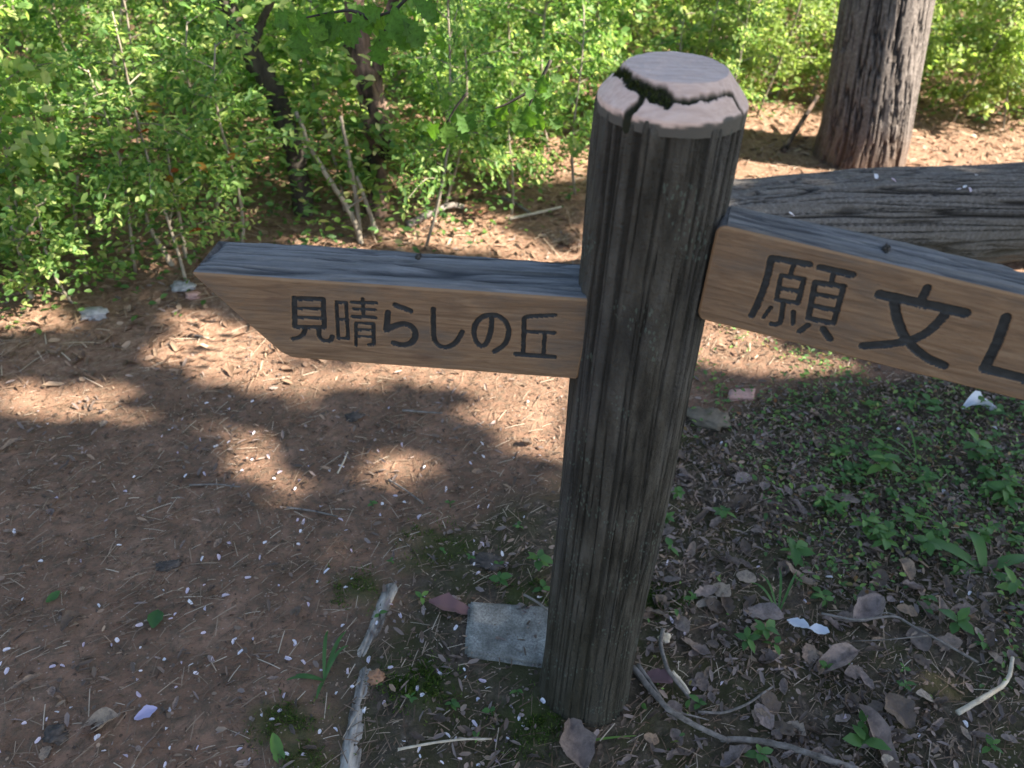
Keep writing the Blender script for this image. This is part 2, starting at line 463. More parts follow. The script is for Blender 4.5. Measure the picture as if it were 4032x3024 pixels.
def weather_mat():
    m, nt, b = mat('grey_weathered_top')
    cs = objco(nt, (1, 16, 10)); co = objco(nt)
    n1 = noise(nt, cs, 5, 8, .65, .3); n2 = noise(nt, co, 120, 4)
    g = attr(nt, 'groove')
    c = ramp(nt, n1, [(0.32, (0.066, 0.060, 0.055)), (0.52, (0.155, 0.145, 0.138)), (0.72, (0.25, 0.235, 0.222))])
    c = mixc(nt, math_(nt, 'MULTIPLY', g, .85), c, (0.028, 0.028, 0.030))
    c = mixc(nt, math_(nt, 'MULTIPLY', n2, .3), c, (0.09, 0.095, 0.085))
    L(nt, c, b.inputs['Base Color']); rough(b, .9, .25)
    bump(nt, math_(nt, 'ADD', n1, math_(nt, 'MULTIPLY', n2, .5)), .8, .005, b)
    return m
def paint_mat():
    m, nt, b = mat('black_groove_paint')
    n = noise(nt, objco(nt), 90, 4)
    L(nt, ramp(nt, n, [(.3, (0.010, 0.012, 0.013)), (.7, (0.024, 0.027, 0.028))]), b.inputs['Base Color'])
    rough(b, .6, .3)
    return m
PX, PY, PR, RIM_Z, TOP_Z, TOP_R = 0.1806, 1.0586, 0.09, 1.2475, 1.2856, 0.0625
sign = empty('signpost', (PX, PY, 0), 'log-style wooden signpost with two brown boards carved in Japanese', 'signpost')
TH = 420; NZ = 300
th = np.linspace(0, 2 * np.pi, TH, endpoint=False); zz = np.linspace(-0.12, RIM_Z, NZ)
A, Zp = np.meshgrid(th, zz, indexing='ij')
ca, sa = np.cos(A), np.sin(A)
def wrapn(sx, sz, s):                      # periodic noise round the post
    return noise2(ca * sx + sa * 0.0 + 50, sa * sx + Zp * sz + 50, s)
gr = np.zeros_like(A)
for k, (f, sz) in enumerate(((3.4, .5), (6.5, 1.2), (11, 2.6))):
    nz = fbm(np.cos(A) * f + 31 + 0.15 * np.sin(Zp * 9), np.sin(A) * f + 17 + Zp * sz * .35, 40 + k, 2)
    gr = np.maximum(gr, (1 - sstep(0.0, (0.045, 0.05, 0.05)[k], np.abs(nz - .5))) * (1, .9, .75)[k] * sstep(.28, .5, fbm(np.cos(A) * 4 + k * 9, np.sin(A) * 4 + Zp * 3.0, 46 + k, 3)))
lump = (fbm(ca * 2 + 9, sa * 2 + Zp * 3 + 5, 60, 3) - .5) * 0.007
rad = PR + 0.0012 + lump + (fbm(ca * 9 + 3, sa * 9 + Zp * 14, 66, 4) - .5) * .004 - gr * 0.0038 + (fbm(ca * 5 + 13, sa * 5 + Zp * 1.3, 68, 3) - .5) * .006 + 0.006 * np.exp(-np.maximum(Zp, 0) / 0.05)
rad = rad - (0.003 * sstep(RIM_Z - .012, RIM_Z, Zp))
V = np.stack([rad * ca, rad * sa, Zp], -1).reshape(-1, 3)
M['post'] = post_mat()
link('post', mesh_from('post', V, grid_faces(TH, NZ, True), True, {'groove': gr.ravel()}, [M['post']]), sign)

# the bevelled pinkish cut end, with the moss-filled split across it
def cap_local(cx, cy):                     # crop pixels of the cut end -> local x, y on the cut end
    px, py = (2280 + cx * 740 / 2212) / 4032 * 2212, (150 + cy * 740 / 2212) / 4032 * 2212
    for z in np.linspace(TOP_Z, RIM_Z - .04, 160):
        p = gp(px, py, z); r = math.hypot(p[0] - PX, p[1] - PY)
        if r <= min(TOP_R + (TOP_Z - z) / (TOP_Z - RIM_Z) * (PR - TOP_R), PR + .002): break
    return p[0] - PX, p[1] - PY
CRACK = [([(430, 330), (450, 400), (600, 500), (760, 610), (880, 690), (1040, 740)], .0032, .0072),
         ([(1040, 740), (1280, 775), (1500, 745), (1640, 705), (1810, 675)], .0013, .0018),
         ([(760, 680), (720, 790), (640, 880), (560, 960)], .0042, .0055),
         ([(1830, 745), (1880, 860), (1905, 900)], .0022, .0025)]
CR = [(np.array([cap_local(*p) for p in ps]), a, b) for ps, a, b in CRACK]
def seg_dist(P, poly, r0=None, r1=None):
    """distance of P (n,2) to the polyline, less a radius running from r0 to r1"""
    best = np.full(len(P), 9.0); n = len(poly) - 1
    for k in range(n):
        a, b = np.asarray(poly[k], float), np.asarray(poly[k + 1], float)
        ab = b - a
        t = np.clip(((P - a) @ ab) / (ab @ ab + 1e-12), 0, 1)
        d = np.hypot(*(P - a - t[:, None] * ab).T)
        if r0 is not None: d = d - (r0 + (r1 - r0) * (k + t) / n)
        best = np.minimum(best, d)
    return best
TC, RN = 360, 130
tc = np.linspace(0, 2 * np.pi, TC, endpoint=False)
rr = np.concatenate([np.linspace(0.0005, TOP_R - .0012, 80), np.linspace(TOP_R, PR + .0012, 44), [PR + .0015] * 6])
rr[-6:] = PR + .0022
ztop = np.concatenate([np.full(80, TOP_Z), np.linspace(TOP_Z - .0008, RIM_Z + .003, 44), np.linspace(RIM_Z, RIM_Z - .016, 6)])
A, Rr = np.meshgrid(tc, rr, indexing='ij'); Zc = np.broadcast_to(ztop, A.shape).copy()
xy = np.stack([Rr * np.cos(A), Rr * np.sin(A)], -1).reshape(-1, 2)
wob = (fbm(xy[:, 0] * 150, xy[:, 1] * 150, 70, 4) - .5)
sd = np.full(len(xy), 9.0)
for poly, a, b in CR:
    sd = np.minimum(sd, seg_dist(xy, poly, a, b))
sd = sd + wob * .0055
crack = 1 - sstep(-.0015, .0022, sd)
hang = 0.004 + 0.012 * fbm(np.cos(A) * 3 + 7, np.sin(A) * 3 + 7, 71, 3).ravel()
edge = sstep(0, .0025, (RIM_Z + .012 - Zc.ravel()) - .011 + wob * .0025 + (fbm(np.cos(A).ravel() * 2.4 + 3, np.sin(A).ravel() * 2.4, 77, 2) - .60) * .016)
zc = Zc.ravel() - crack * np.minimum(.007, .002 + np.maximum(-sd, 0) * .9) + wob * .0012 + (fbm(xy[:, 0] * 40, xy[:, 1] * 40, 73) - .5) * .003
M['cap'] = cap_mat()
link('cut_top', mesh_from('cut_top', np.column_stack([xy, zc]), grid_faces(TC, len(rr), True), True, {'crack': crack, 'stain': edge * .95}, [M['cap']]), sign)
# moss growing in the split
pts = rng.uniform(-PR, PR, (30000, 2)); pts = pts[np.hypot(*pts.T) < PR]
sdm = np.full(len(pts), 9.0)
for k_, (poly, a, b) in enumerate(CR[:3]):
    if k_ != 1: sdm = np.minimum(sdm, seg_dist(pts, poly, a, b))
    else: sdm = np.minimum(sdm, seg_dist(pts, poly, a * .6, b * .6))
pts = pts[sdm < .0005 + .004 * (rng.random(len(pts)) - .45)][:4200]
rz_ = np.hypot(*pts.T)
pz = np.where(rz_ < TOP_R, TOP_Z, TOP_Z - (rz_ - TOP_R) / (PR - TOP_R) * (TOP_Z - RIM_Z)) - .005
n = len(pts)
D = rand_dir(n, .25, 1); Vm, Fm, idx = scatter(([(-.2, 0, 0), (.2, 0, 0), (0, 1, 0)], [(0, 1, 2)]), np.column_stack([pts, pz]), D, rand_dir(n), rng.uniform(.0025, .0055, n))
tag(link('moss', mesh_from('moss', Vm, Fm, False, {'rnd': rng.random(n)[idx]}, [M['moss']]), sign), kind='stuff')

# ---- the two boards; all numbers in millimetres in the plane of the board face
GLYPHS = {
'見' : [(7.4, [(-498.9, -31.2), (-505.1, -81.4)]), (7.4, [(-499.1, -32.3), (-456.1, -30.2)]), (7.0, [(-456.1, -30.2), (-460.2, -78.0)]), (5.6, [(-499.9, -48.7), (-458.1, -46.4)]), (5.8, [(-502.2, -64.3), (-459.5, -62.2)]), (6.9, [(-504.5, -80.8), (-460.5, -78.8)]), (6.6, [(-489.2, -82.9), (-492.9, -92.3), (-500.9, -100.4), (-511.7, -103.7)]), (6.9, [(-468.6, -81.2), (-470.6, -93.9), (-468.1, -101.1), (-461.1, -103.6), (-453.5, -101.6), (-449.7, -93.8)])] ,
'晴' : [(5.6, [(-437.0, -32.8), (-441.2, -96.5)]), (5.8, [(-437.1, -33.3), (-422.9, -32.8)]), (5.5, [(-422.9, -32.8), (-426.2, -95.2)]), (5.3, [(-438.0, -62.4), (-423.5, -61.6)]), (5.6, [(-440.7, -96.5), (-426.5, -95.6)]), (5.8, [(-414.8, -32.1), (-378.5, -29.8)]), (5.1, [(-413.1, -42.8), (-380.8, -41.5)]), (6.1, [(-415.8, -56.2), (-382.0, -54.7)]), (5.5, [(-397.7, -25.1), (-399.2, -54.3)]), (5.2, [(-411.6, -66.9), (-415.3, -106.4)]), (5.2, [(-411.4, -66.9), (-385.6, -65.9)]), (5.8, [(-385.6, -65.9), (-388.0, -101.7), (-395.8, -104.1)]), (5.0, [(-411.8, -78.3), (-387.6, -76.9)]), (4.7, [(-412.9, -90.3), (-388.7, -88.9)])] ,
'ら' : [(8.0, [(-350.5, -31.3), (-329.6, -39.4)]), (8.2, [(-362.3, -44.7), (-367.4, -75.5)]), (8.6, [(-367.4, -75.5), (-356.4, -67.9), (-342.7, -62.3), (-331.5, -63.6), (-324.4, -73.6), (-324.6, -84.9), (-330.9, -95.1), (-344.3, -101.1), (-357.5, -97.4)])] ,
'し' : [(7.2, [(-296.0, -33.8), (-297.7, -79.0), (-295.9, -89.5), (-290.0, -97.0), (-280.5, -99.1), (-269.9, -94.4), (-261.5, -84.3), (-255.1, -69.2)])] ,
'の' : [(7.2, [(-212.4, -44.3), (-212.0, -56.2), (-214.8, -71.9), (-220.0, -87.5), (-227.1, -92.7), (-235.1, -85.5), (-238.7, -70.6), (-236.6, -57.2), (-231.4, -46.4), (-223.0, -39.2), (-211.9, -36.4), (-200.9, -37.9), (-191.7, -46.4), (-186.9, -60.7), (-188.6, -76.4), (-195.5, -89.4), (-208.2, -99.6)])] ,
'丘' : [(6.6, [(-122.2, -30.2), (-160.7, -35.2), (-165.6, -38.8), (-165.6, -52.4), (-165.7, -99.3)]), (6.4, [(-164.6, -61.3), (-121.8, -59.7)]), (6.2, [(-135.8, -61.9), (-135.8, -97.8)]), (7.4, [(-176.9, -101.2), (-120.0, -101.6)])] ,
'願' : [(8.0, [(160.6, -27.8), (206.6, -24.9)]), (8.3, [(160.1, -28.9), (162.4, -49.6), (163.5, -75.7), (162.4, -97.4), (160.0, -115.7)]), (5.9, [(188.9, -30.3), (189.1, -43.1)]), (5.9, [(178.8, -48.5), (206.6, -46.1)]), (5.9, [(178.4, -48.6), (183.2, -84.5)]), (6.5, [(206.6, -46.1), (210.2, -81.3)]), (6.0, [(181.8, -66.8), (209.0, -64.1)]), (6.1, [(183.1, -84.0), (210.2, -81.3)]), (6.5, [(193.1, -88.4), (198.3, -114.5), (194.0, -120.4), (187.4, -120.5)]), (5.6, [(179.8, -97.1), (175.3, -114.4)]), (5.8, [(208.6, -95.4), (213.6, -112.5)]), (8.4, [(220.1, -25.6), (259.7, -24.8)]), (6.2, [(237.8, -28.5), (239.8, -41.7)]), (6.9, [(221.1, -47.5), (229.4, -99.7)]), (7.1, [(221.3, -47.0), (255.4, -43.3)]), (6.7, [(255.4, -43.3), (261.2, -97.6)]), (6.0, [(223.9, -62.9), (257.8, -60.2)]), (6.5, [(226.5, -80.1), (259.7, -78.1)]), (7.0, [(229.3, -99.4), (261.2, -97.6)]), (7.1, [(232.2, -109.6), (225.0, -121.5)]), (8.2, [(251.8, -109.5), (264.6, -121.8)])] ,
'文' : [(9.2, [(347.8, -18.7), (347.8, -34.3)]), (11.3, [(299.9, -42.5), (328.6, -41.6), (366.5, -40.5), (401.8, -40.0)]), (10.5, [(320.0, -49.4), (330.4, -69.1), (346.3, -90.1), (364.7, -104.4), (386.8, -115.2), (408.2, -119.1)]), (10.1, [(380.6, -49.3), (377.2, -64.7), (369.1, -83.0), (355.7, -96.5), (334.2, -108.3), (307.0, -119.4)])] ,
'山' : [(10.7, [(446.8, -33.0), (452.2, -68.2), (454.2, -108.7)]), (11.6, [(454.2, -108.7), (572, -110.6)]), (11, [(512, -14), (512.5, -108.7)]), (11, [(570, -34), (572, -110.6)])] ,
}
def board(origin, U, W, Nn, outline, thick, chars, seed):
    """outline(b) -> (s0, s1, w) for b 0..1 from top to bottom; front face carved by the strokes"""
    mw = Matrix(((U[0], -Nn[0], W[0], origin[0]), (U[1], -Nn[1], W[1], origin[1]), (U[2], -Nn[2], W[2], origin[2]), (0, 0, 0, 1)))
    nb = 142
    bs = np.linspace(0, 1, nb)
    o = np.array([outline(b) for b in bs])
    na = int(max(o[:, 1] - o[:, 0]) / 1.05)
    a = np.linspace(0, 1, na)
    S = o[:, 0][None] + (o[:, 1] - o[:, 0])[None] * a[:, None]
    Wm = np.broadcast_to(o[:, 2][None], S.shape).copy()
    P = np.stack([S.ravel(), Wm.ravel()], -1)
    per = []; allsd = np.full(len(P), 99.0)
    for ch in chars:
        sdc = np.full(len(P), 99.0)
        for wd, pts in GLYPHS[ch]:
            wd = wd * (1.32 if seed == 1 else 1.34)
            q = np.array(pts)
            if len(q) > 3: q = smooth_path(q, len(q) * 4)
            box = (P[:, 0] > q[:, 0].min() - 12) & (P[:, 0] < q[:, 0].max() + 12)
            sdc[box] = np.minimum(sdc[box], seg_dist(P[box], q, wd / 2, wd / 2))
        sdc = sdc + (fbm(P[:, 0] * .25, P[:, 1] * .25, 88 + seed, 3) - .5) * 1.1
        per.append(sdc); allsd = np.minimum(allsd, sdc)
    # pull grid points onto the stroke edges so the carving has clean rims
    sdg = allsd.reshape(S.shape)
    gs, gw = np.gradient(sdg)
    ds = np.gradient(S, axis=0); dw = np.gradient(Wm, axis=1)
    gx_, gz_ = gs / ds, gw / dw
    gn = np.hypot(gx_, gz_) + 1e-6
    near = (np.abs(sdg) < .5) & (gn > .6)
    S2 = S - np.where(near, sdg * gx_ / gn, 0); W2 = Wm - np.where(near, sdg * gz_ / gn, 0)
    sdn = np.where(near, 0, sdg)
    depth = 3.6 * sstep(0.3, -2.2, sdn) if False else 3.6 * (1 - sstep(-2.0, 0.0, sdn))
    grain = (fbm(S * .012 + seed, Wm * .22, 80 + seed, 4) - .5) * 1.1 + (fbm(S * .02, Wm * .03, 90 + seed) - .5) * 1.6
    # rounded arris all round
    e = np.minimum.reduce([S - o[:, 0][None], o[:, 1][None] - S, -(Wm - o[0, 2]), Wm - o[-1, 2]])
    arr = 3.0 * (1 - sstep(0, 3.5, e)) ** 2
    Yf = depth + arr - grain * (1 - (1 - sstep(0, 2, e)))
    Vf = np.stack([S2, Yf, W2], -1).reshape(-1, 3)
    F = grid_faces(na, nb)
    inside = [(p.reshape(S.shape)) for p in per]
    fs = sdn.ravel()[F].mean(1)
    rimv = np.maximum((1 - sstep(1, 5, e)), .55 * sstep(.6, -.1, -np.abs(sdn)) * 0 + .6 * ((sdn > -1.3) & (sdn < .3))).ravel()  # board edge, plus carved rims that get the painted highlight
    root = link('sign_board', None, sign)
    letters = []
    taken = np.zeros(len(F), bool)
    for ch, p in zip(chars, per):
        pf = p[F].mean(1)
        sel = (fs < -0.75) & (pf <= allsd[F].mean(1) + 1e-6) & ~taken
        taken |= sel
        ids, inv = np.unique(F[sel], return_inverse=True)
        letters.append((Vf[ids], inv.reshape(-1, 4)))
    keep = F[~taken]
    ids, inv = np.unique(keep, return_inverse=True)
    face = mesh_from('board_face', Vf[ids] / 1000, inv.reshape(-1, 4)[:, ::-1], True, {'rim': rimv[ids]}, [M['front']])
    # back slab: sides follow the outline, the top is ridged like old timber
    mb = MB()
    nt_ = 60
    so_ = np.linspace(0, 1, na)
    T = thick * (1 + 0.06 * (fbm(so_ * 4, so_ * 0, 95 + seed, 3) - .5))
    tv = np.linspace(0, 1, nt_)
    sx = o[0, 0] + (o[0, 1] - o[0, 0]) * so_
    SX, TV = np.meshgrid(sx, tv, indexing='ij')
    nzg = fbm(SX * .0016 + seed * 3, TV * 4.4 + .35 * fbm(SX * .006, TV, 97), 98 + seed, 2)
    gro = (1 - sstep(0, .055, np.abs(nzg - .5))) * sstep(0, .1, TV) * sstep(1, .93, TV)
    nz2 = fbm(SX * .0035 + seed * 3, TV * 9, 99 + seed, 2)
    gro = np.maximum(gro, .55 * (1 - sstep(0, .05, np.abs(nz2 - .5))))
    ridge = 2.2 - gro * 5.0 + (fbm(SX * .004, TV * 8, 101 + seed, 3) - .5) * 11 + (fbm(SX * .03, TV * 12, 105 + seed, 2) - .5) * 3
    endr = np.minimum(SX - sx[0], sx[-1] - SX)
    ridge = ridge - 14 * (1 - sstep(0, 26, SX - sx[0])) ** 2 * (1 if seed == 1 else 0) * TV
    ty = TV * T[:, None] + 2.6
    tz = o[0, 2] + ridge * sstep(0, .06, TV) - 5 * (1 - sstep(0.0, .09, 1 - TV)) ** 2
    top = mesh_from('weathered_top', np.stack([SX, ty, tz], -1).reshape(-1, 3) / 1000, grid_faces(na, nt_), True, {'groove': gro.ravel()}, [M['weather']])
    # shell: ends, bottom, back
    ring = [(o[k, 0], o[k, 2]) for k in range(nb)] + [(o[k, 1], o[k, 2]) for k in range(nb - 1, -1, -1)]
    n_ = len(ring)
    Vs = [(x, 2.9, z) for x, z in ring] + [(x, thick - 3, z) for x, z in ring] + [(x * .999 + .001 * ring[0][0], thick, z) for x, z in ring]
    Fs = [(i, (i + 1) % n_, n_ + (i + 1) % n_, n_ + i) for i in range(n_ - 1)] + [(n_ + i, n_ + (i + 1) % n_, 2 * n_ + (i + 1) % n_, 2 * n_ + i) for i in range(n_ - 1)]
    Fs += [tuple(range(2 * n_, 3 * n_))]
    shell = mesh_from('board_back', np.array(Vs) / 1000, Fs, False, {'groove': np.zeros(3 * n_)}, [M['weather']])
    # join into one board mesh
    bm = bmesh.new()
    mats = [M['front'], M['weather']]
    jm = bpy.data.meshes.new('sign_board')
    for me_, mi_ in ((face, 0), (top, 1), (shell, 1)):
        n0 = len(bm.faces)
        bm.from_mesh(me_)
        bm.faces.ensure_lookup_table()
        for f in bm.faces[n0:]:
            f.material_index = mi_
    bm.to_mesh(jm); bm.free()
    for m_ in mats: jm.materials.append(m_)
    bpy.data.objects.remove(root)
    root = link('sign_board', jm, sign)
    for me_ in (face, top, shell): bpy.data.meshes.remove(me_)
    root.matrix_world = mw
    root.matrix_basis = Matrix.Translation((-PX, -PY, 0)) @ mw
    ks, kt = ((-331, .82), (292, .55))[seed - 1]
    kr = np.random.default_rng(seed)
    bk = bmesh.new(); bmesh.ops.create_icosphere(bk, subdivisions=3, radius=1)
    for q in bk.verts:
        q.co = Vector((q.co.x * 4.2, q.co.y * 8.0, q.co.z * 5.0)) * (1 + .25 * kr.normal())
        q.co = q.co / 1000
    mk_ = bpy.data.meshes.new('dark_mark'); bk.to_mesh(mk_); bk.free(); mk_.materials.append(M['bark_dark'])
    link('dark_mark', mk_, root, (ks / 1000, kt * thick / 1000, .0035))  # dark mark on the board top, drawn as a small lump
    for ch, (v, f) in zip(chars, letters):
        link('carved_character', mesh_from('carved_character', v / 1000, f[:, ::-1], True, None, [M['paint']]), root)
    return root
M['front'] = front_mat(); M['weather'] = weather_mat(); M['paint'] = paint_mat()
def fillet(b, r, h):                       # inset of a rounded corner at the two long edges
    d = min(b, 1 - b) * h
    return r - math.sqrt(max(0, r * r - (r - d) ** 2)) if d < r else 0.0
def out_left(b):
    h = 139.0; w = -b * h
    k = b * h
    s0 = -648 + 122 * b + (14 * max(0, (b - .9) / .1) ** 2 if b > .9 else 0) + (5 * (1 - b / .03) ** 2 if b < .03 else 0)
    return s0, -68 - 16 * b - fillet(b, 5, h), w
def out_right(b):
    h = 141.0
    return 84 + fillet(b, 13, h) * .9 + 8 * b, 668 - 120 * b, -b * h
bl = board((0.17699, 1.0136, 0.98001), (0.99662, -0.07865, 0.02359), (-0.02352, 0.00186, 0.99972), (-0.07867, -0.9969, 0.0), out_left, 97.8, '見晴らしの丘', 1)
bl['label'] = 'brown board pointing left with six small carved characters'
br = board((0.16774, 1.01009, 1.1214), (0.96382, -0.2549, -0.07798), (0.07539, -0.01994, 0.99695), (-0.25568, -0.96676, 0.0), out_right, 62.3, '願文山', 2)
br['label'] = 'brown board slanting down to the right with large carved characters'

# ------------------------------------------------------------------ old log behind the signpost
def log_mat(name, dark, mid, light, warm=None):
    m, nt, b = mat(name)
    n2 = noise(nt, objco(nt), 70, 6, .7); n1 = noise(nt, objco(nt), 9, 5)
    g = attr(nt, 'groove')
    c = ramp(nt, n2, [(0.3, dark), (0.55, mid), (0.75, light)])
    c = mixc(nt, math_(nt, 'MULTIPLY', n1, .4), c, mid)
    c = mixc(nt, math_(nt, 'MULTIPLY', g, .95), c, tuple(x * .18 for x in dark))
    if warm:
        s = nt.nodes.new('ShaderNodeSeparateXYZ'); L(nt, objco(nt), s.inputs[0])
        wf = ramp(nt, math_(nt, 'ADD', s.outputs[2], math_(nt, 'MULTIPLY', n1, .25)), [(0.12, (1, 1, 1)), (0.42, (0, 0, 0))])
        c = mixc(nt, math_(nt, 'MULTIPLY', wf, .7), c, warm)
    L(nt, c, b.inputs['Base Color']); rough(b, .92, .2)
    bump(nt, n2, .9, .008, b)
    return m
def ridged(Au, Zu, f, sz, seed, width):
    """bark: long lens-shaped ridges parted by fissures; Au angle, Zu along"""
    wx = np.cos(Au) * f + .6 * (fbm(np.cos(Au) * 3, Zu * 3, seed + 9, 2) - .5)
    wy = np.sin(Au) * f
    nz = fbm(wx + 11 + Zu * sz * .5, wy + 23 + Zu * sz, seed, 3)
    return 1 - sstep(0, width, np.abs(nz - .5))
a0, a1 = np.array([0.42, 2.60]), np.array([2.75, 3.42])
Lg = float(np.hypot(*(a1 - a0))); NU, NV = 420, 360
th = np.linspace(0, 2 * np.pi, NU, endpoint=False); lz = np.linspace(0, Lg, NV)
A, Zl = np.meshgrid(th, lz, indexing='ij')
g1 = np.maximum(ridged(A, Zl, 5.5, 2.0, 120, .045), .8 * ridged(A, Zl, 11, 4.2, 130, .05))
R0 = 0.226 - 0.036 * Zl / Lg * 1.5
rad = R0 + (fbm(np.cos(A) * 1.5 + 3, np.sin(A) * 1.5 + Zl * 1.2, 140, 3) - .5) * .05 - g1 * .015 + (fbm(np.cos(A) * 9, np.sin(A) * 9 + Zl * 9, 141, 3) - .5) * .012
endf = np.minimum(sstep(-.001, .05, Zl), sstep(-.001, .05, Lg - Zl))
rad = rad * (.9 + .1 * endf)
d = (a1 - a0) / Lg
nx = np.array([-d[1], d[0]])
cz = 0.205 - 0.02 * Zl / Lg
bend = .03 * np.sin(Zl * 2.1)
V = np.stack([a0[0] + d[0] * Zl + nx[0] * (rad * np.cos(A) + bend), a0[1] + d[1] * Zl + nx[1] * (rad * np.cos(A) + bend), cz + rad * np.sin(A)], -1)
LOGC = lambda t: np.array([a0[0] + d[0] * t, a0[1] + d[1] * t])
V = V.reshape(-1, 3); F = [tuple(f) for f in grid_faces(NU, NV, True).tolist()]
M['log'] = log_mat('old_log_bark', (0.058, 0.049, 0.041), (0.125, 0.112, 0.100), (0.215, 0.196, 0.180), (0.105, 0.082, 0.048))
lg = empty('fallen_log', (a0[0], a0[1], 0), 'thick old log with ridged grey bark lying behind the signpost', 'log')
me = mesh_from('bark', V - np.array([a0[0], a0[1], 0]), F, True, {'groove': g1.ravel()}, [M['log']])
link('bark', me, lg)
M['logend'] = simple('sawn_log_end', (0.16, 0.12, 0.085), (0.30, 0.24, 0.17), 20)
for k_ in (0, NV - 1):
    ringi = [i * NV + k_ for i in range(NU)]
    c_ = V[ringi].mean(0)
    Ve = np.concatenate([V[ringi] * .96 + c_ * .04, [c_]]) - np.array([a0[0], a0[1], 0])
    Fe = [((i + 1) % NU, i, NU) if k_ else (i, (i + 1) % NU, NU) for i in range(NU)]
    link('sawn_end', mesh_from('sawn_end', Ve, Fe, False, None, [M['logend']]), lg)

# ------------------------------------------------------------------ big tree on the right
def trunk_mesh(path, rads, nu, nv, fr, dep, seed, flare=0.0):
    P = smooth_path(path, nv); rd = np.interp(np.linspace(0, 1, nv), np.linspace(0, 1, len(rads)), rads)
    th = np.linspace(0, 2 * np.pi, nu, endpoint=False)
    s_ = np.concatenate([[0], np.cumsum(np.linalg.norm(np.diff(P, axis=0), axis=1))])
    A, Zl = np.meshgrid(th, s_, indexing='ij')
    g = np.maximum(ridged(A, Zl, fr, 1.6, seed, .05), .85 * ridged(A, Zl, fr * 2, 3.6, seed + 3, .055))
    lob = 1 + flare * np.exp(-Zl / .16) * (1 + .5 * np.sin(A * 5 + 1))
    rad = rd[None] * lob + (fbm(np.cos(A) * 2 + 5, np.sin(A) * 2 + Zl * 1.5, seed + 7, 3) - .5) * rd[None] * .16 - g * dep
    x = P[None, :, 0] + rad * np.cos(A); y = P[None, :, 1] + rad * np.sin(A); z = np.broadcast_to(P[None, :, 2], x.shape)
    return np.stack([x, y, z], -1).reshape(-1, 3), grid_faces(nu, nv, True), g.ravel()
def crown_leaves(centres, n_each, spread, size, r=rng):
    c = np.repeat(np.asarray(centres), n_each, 0)
    p = c + r.normal(0, 1, c.shape) * np.array(spread)
    return p
tb = np.array([1.655, 4.07, -0.06])
M['trunk'] = log_mat('big_trunk_bark', (0.062, 0.050, 0.043), (0.135, 0.113, 0.098), (0.24, 0.21, 0.19), (0.15, 0.085, 0.05))
big = empty('tree', tb, 'large tree with furrowed grey-brown trunk standing behind the log', 'tree')
path = [(0, 0, -.1), (-.018, 0, .22), (-.045, 0, .42), (-.095, 0, .80), (-.2, .05, 1.8), (-.25, .1, 3.2), (-.15, .2, 4.8), (0, .3, 6.5)]
V, F, g = trunk_mesh(path, [.213, .207, .203, .195, .185, .17, .14, .09], 300, 420, 6.5, .017, 150, .16)
link('trunk', mesh_from('trunk', V, F, True, {'groove': g}, [M['trunk']]), big)
tips = []
for k in range(9):
    a = k * 2.4; z0 = 3.6 + k * .32
    b0 = np.array([-.2 + .03 * k, .12 + .02 * k, z0]); ln = 1.9 - .1 * k
    b1 = b0 + np.array([math.cos(a) * ln, math.sin(a) * ln, .9 + .1 * k])
    v, f = tube(smooth_path([b0, (b0 + b1) / 2 + np.array([0, 0, .15]), b1], 10), np.linspace(.06, .015, 10), 8)
    link('branch', mesh_from('branch', v, f, True, {'groove': np.zeros(len(v))}, [M['trunk']]), big)
    tips += [b1, (b0 + 2 * b1) / 3]
c = crown_leaves(np.array(tips), 190, (.42, .42, .28), 0)
n = len(c)
V, F, idx = scatter(LT, c, rand_dir(n, -.6, .3), rand_dir(n, .3, 1), rng.uniform(.07, .13, n))
link('crown', mesh_from('crown', V, F, True, {'rnd': rng.random(n)[idx]}, [M['canopy']]), big)

# ------------------------------------------------------------------ unseen shade trees up-sun, crowns shaped to shade all but the flecks
def E_(px, py, rx, ry):                    # a sun fleck: centre and two half axes on the ground
    c = gp(px, py)[:2]; u = (gp(px + rx, py) - gp(px - rx, py))[:2] / 2; v = (gp(px, py - ry) - gp(px, py + ry))[:2] / 2
    return c, np.linalg.inv(np.stack([u, v], 1))
FLECKS = [E_(*e) for e in [(120, 875, 130, 30), (40, 845, 60, 25), (215, 850, 70, 22), (430, 750, 84, 46), (505, 800, 64, 36), (400, 700, 50, 24), (600, 815, 60, 34), (700, 830, 45, 24), (790, 815, 60, 30),
                           (960, 800, 130, 38), (1130, 810, 120, 36), (1215, 855, 60, 40), (1140, 900, 80, 40), (1180, 960, 60, 34), (1060, 890, 60, 30), (525, 980, 52, 50), (600, 1055, 56, 34), (850, 1012, 66, 34),
                           (590, 890, 28, 12), (50, 680, 90, 45), (500, 735, 60, 34), (650, 720, 90, 60), (850, 720, 100, 60), (1050, 700, 110, 60),
                           (1580, 750, 110, 46), (1690, 785, 100, 24), (1560, 700, 70, 40), (1800, 790, 60, 14), (2190, 610, 60, 40), (300, 905, 40, 10),
                           (1950, 855, 30, 8), (1260, 1000, 30, 25)]]
SHADE_TOP = np.array([(-4, 2.1), (-1.7, 2.33), (-1.2, 2.42), (-.9, 2.5), (-.6, 2.35), (0.0, 2.4), (0.2, 2.55), (0.35, 3.0), (.6, 3.35), (2.6, 3.5), (4.5, 3.3)])
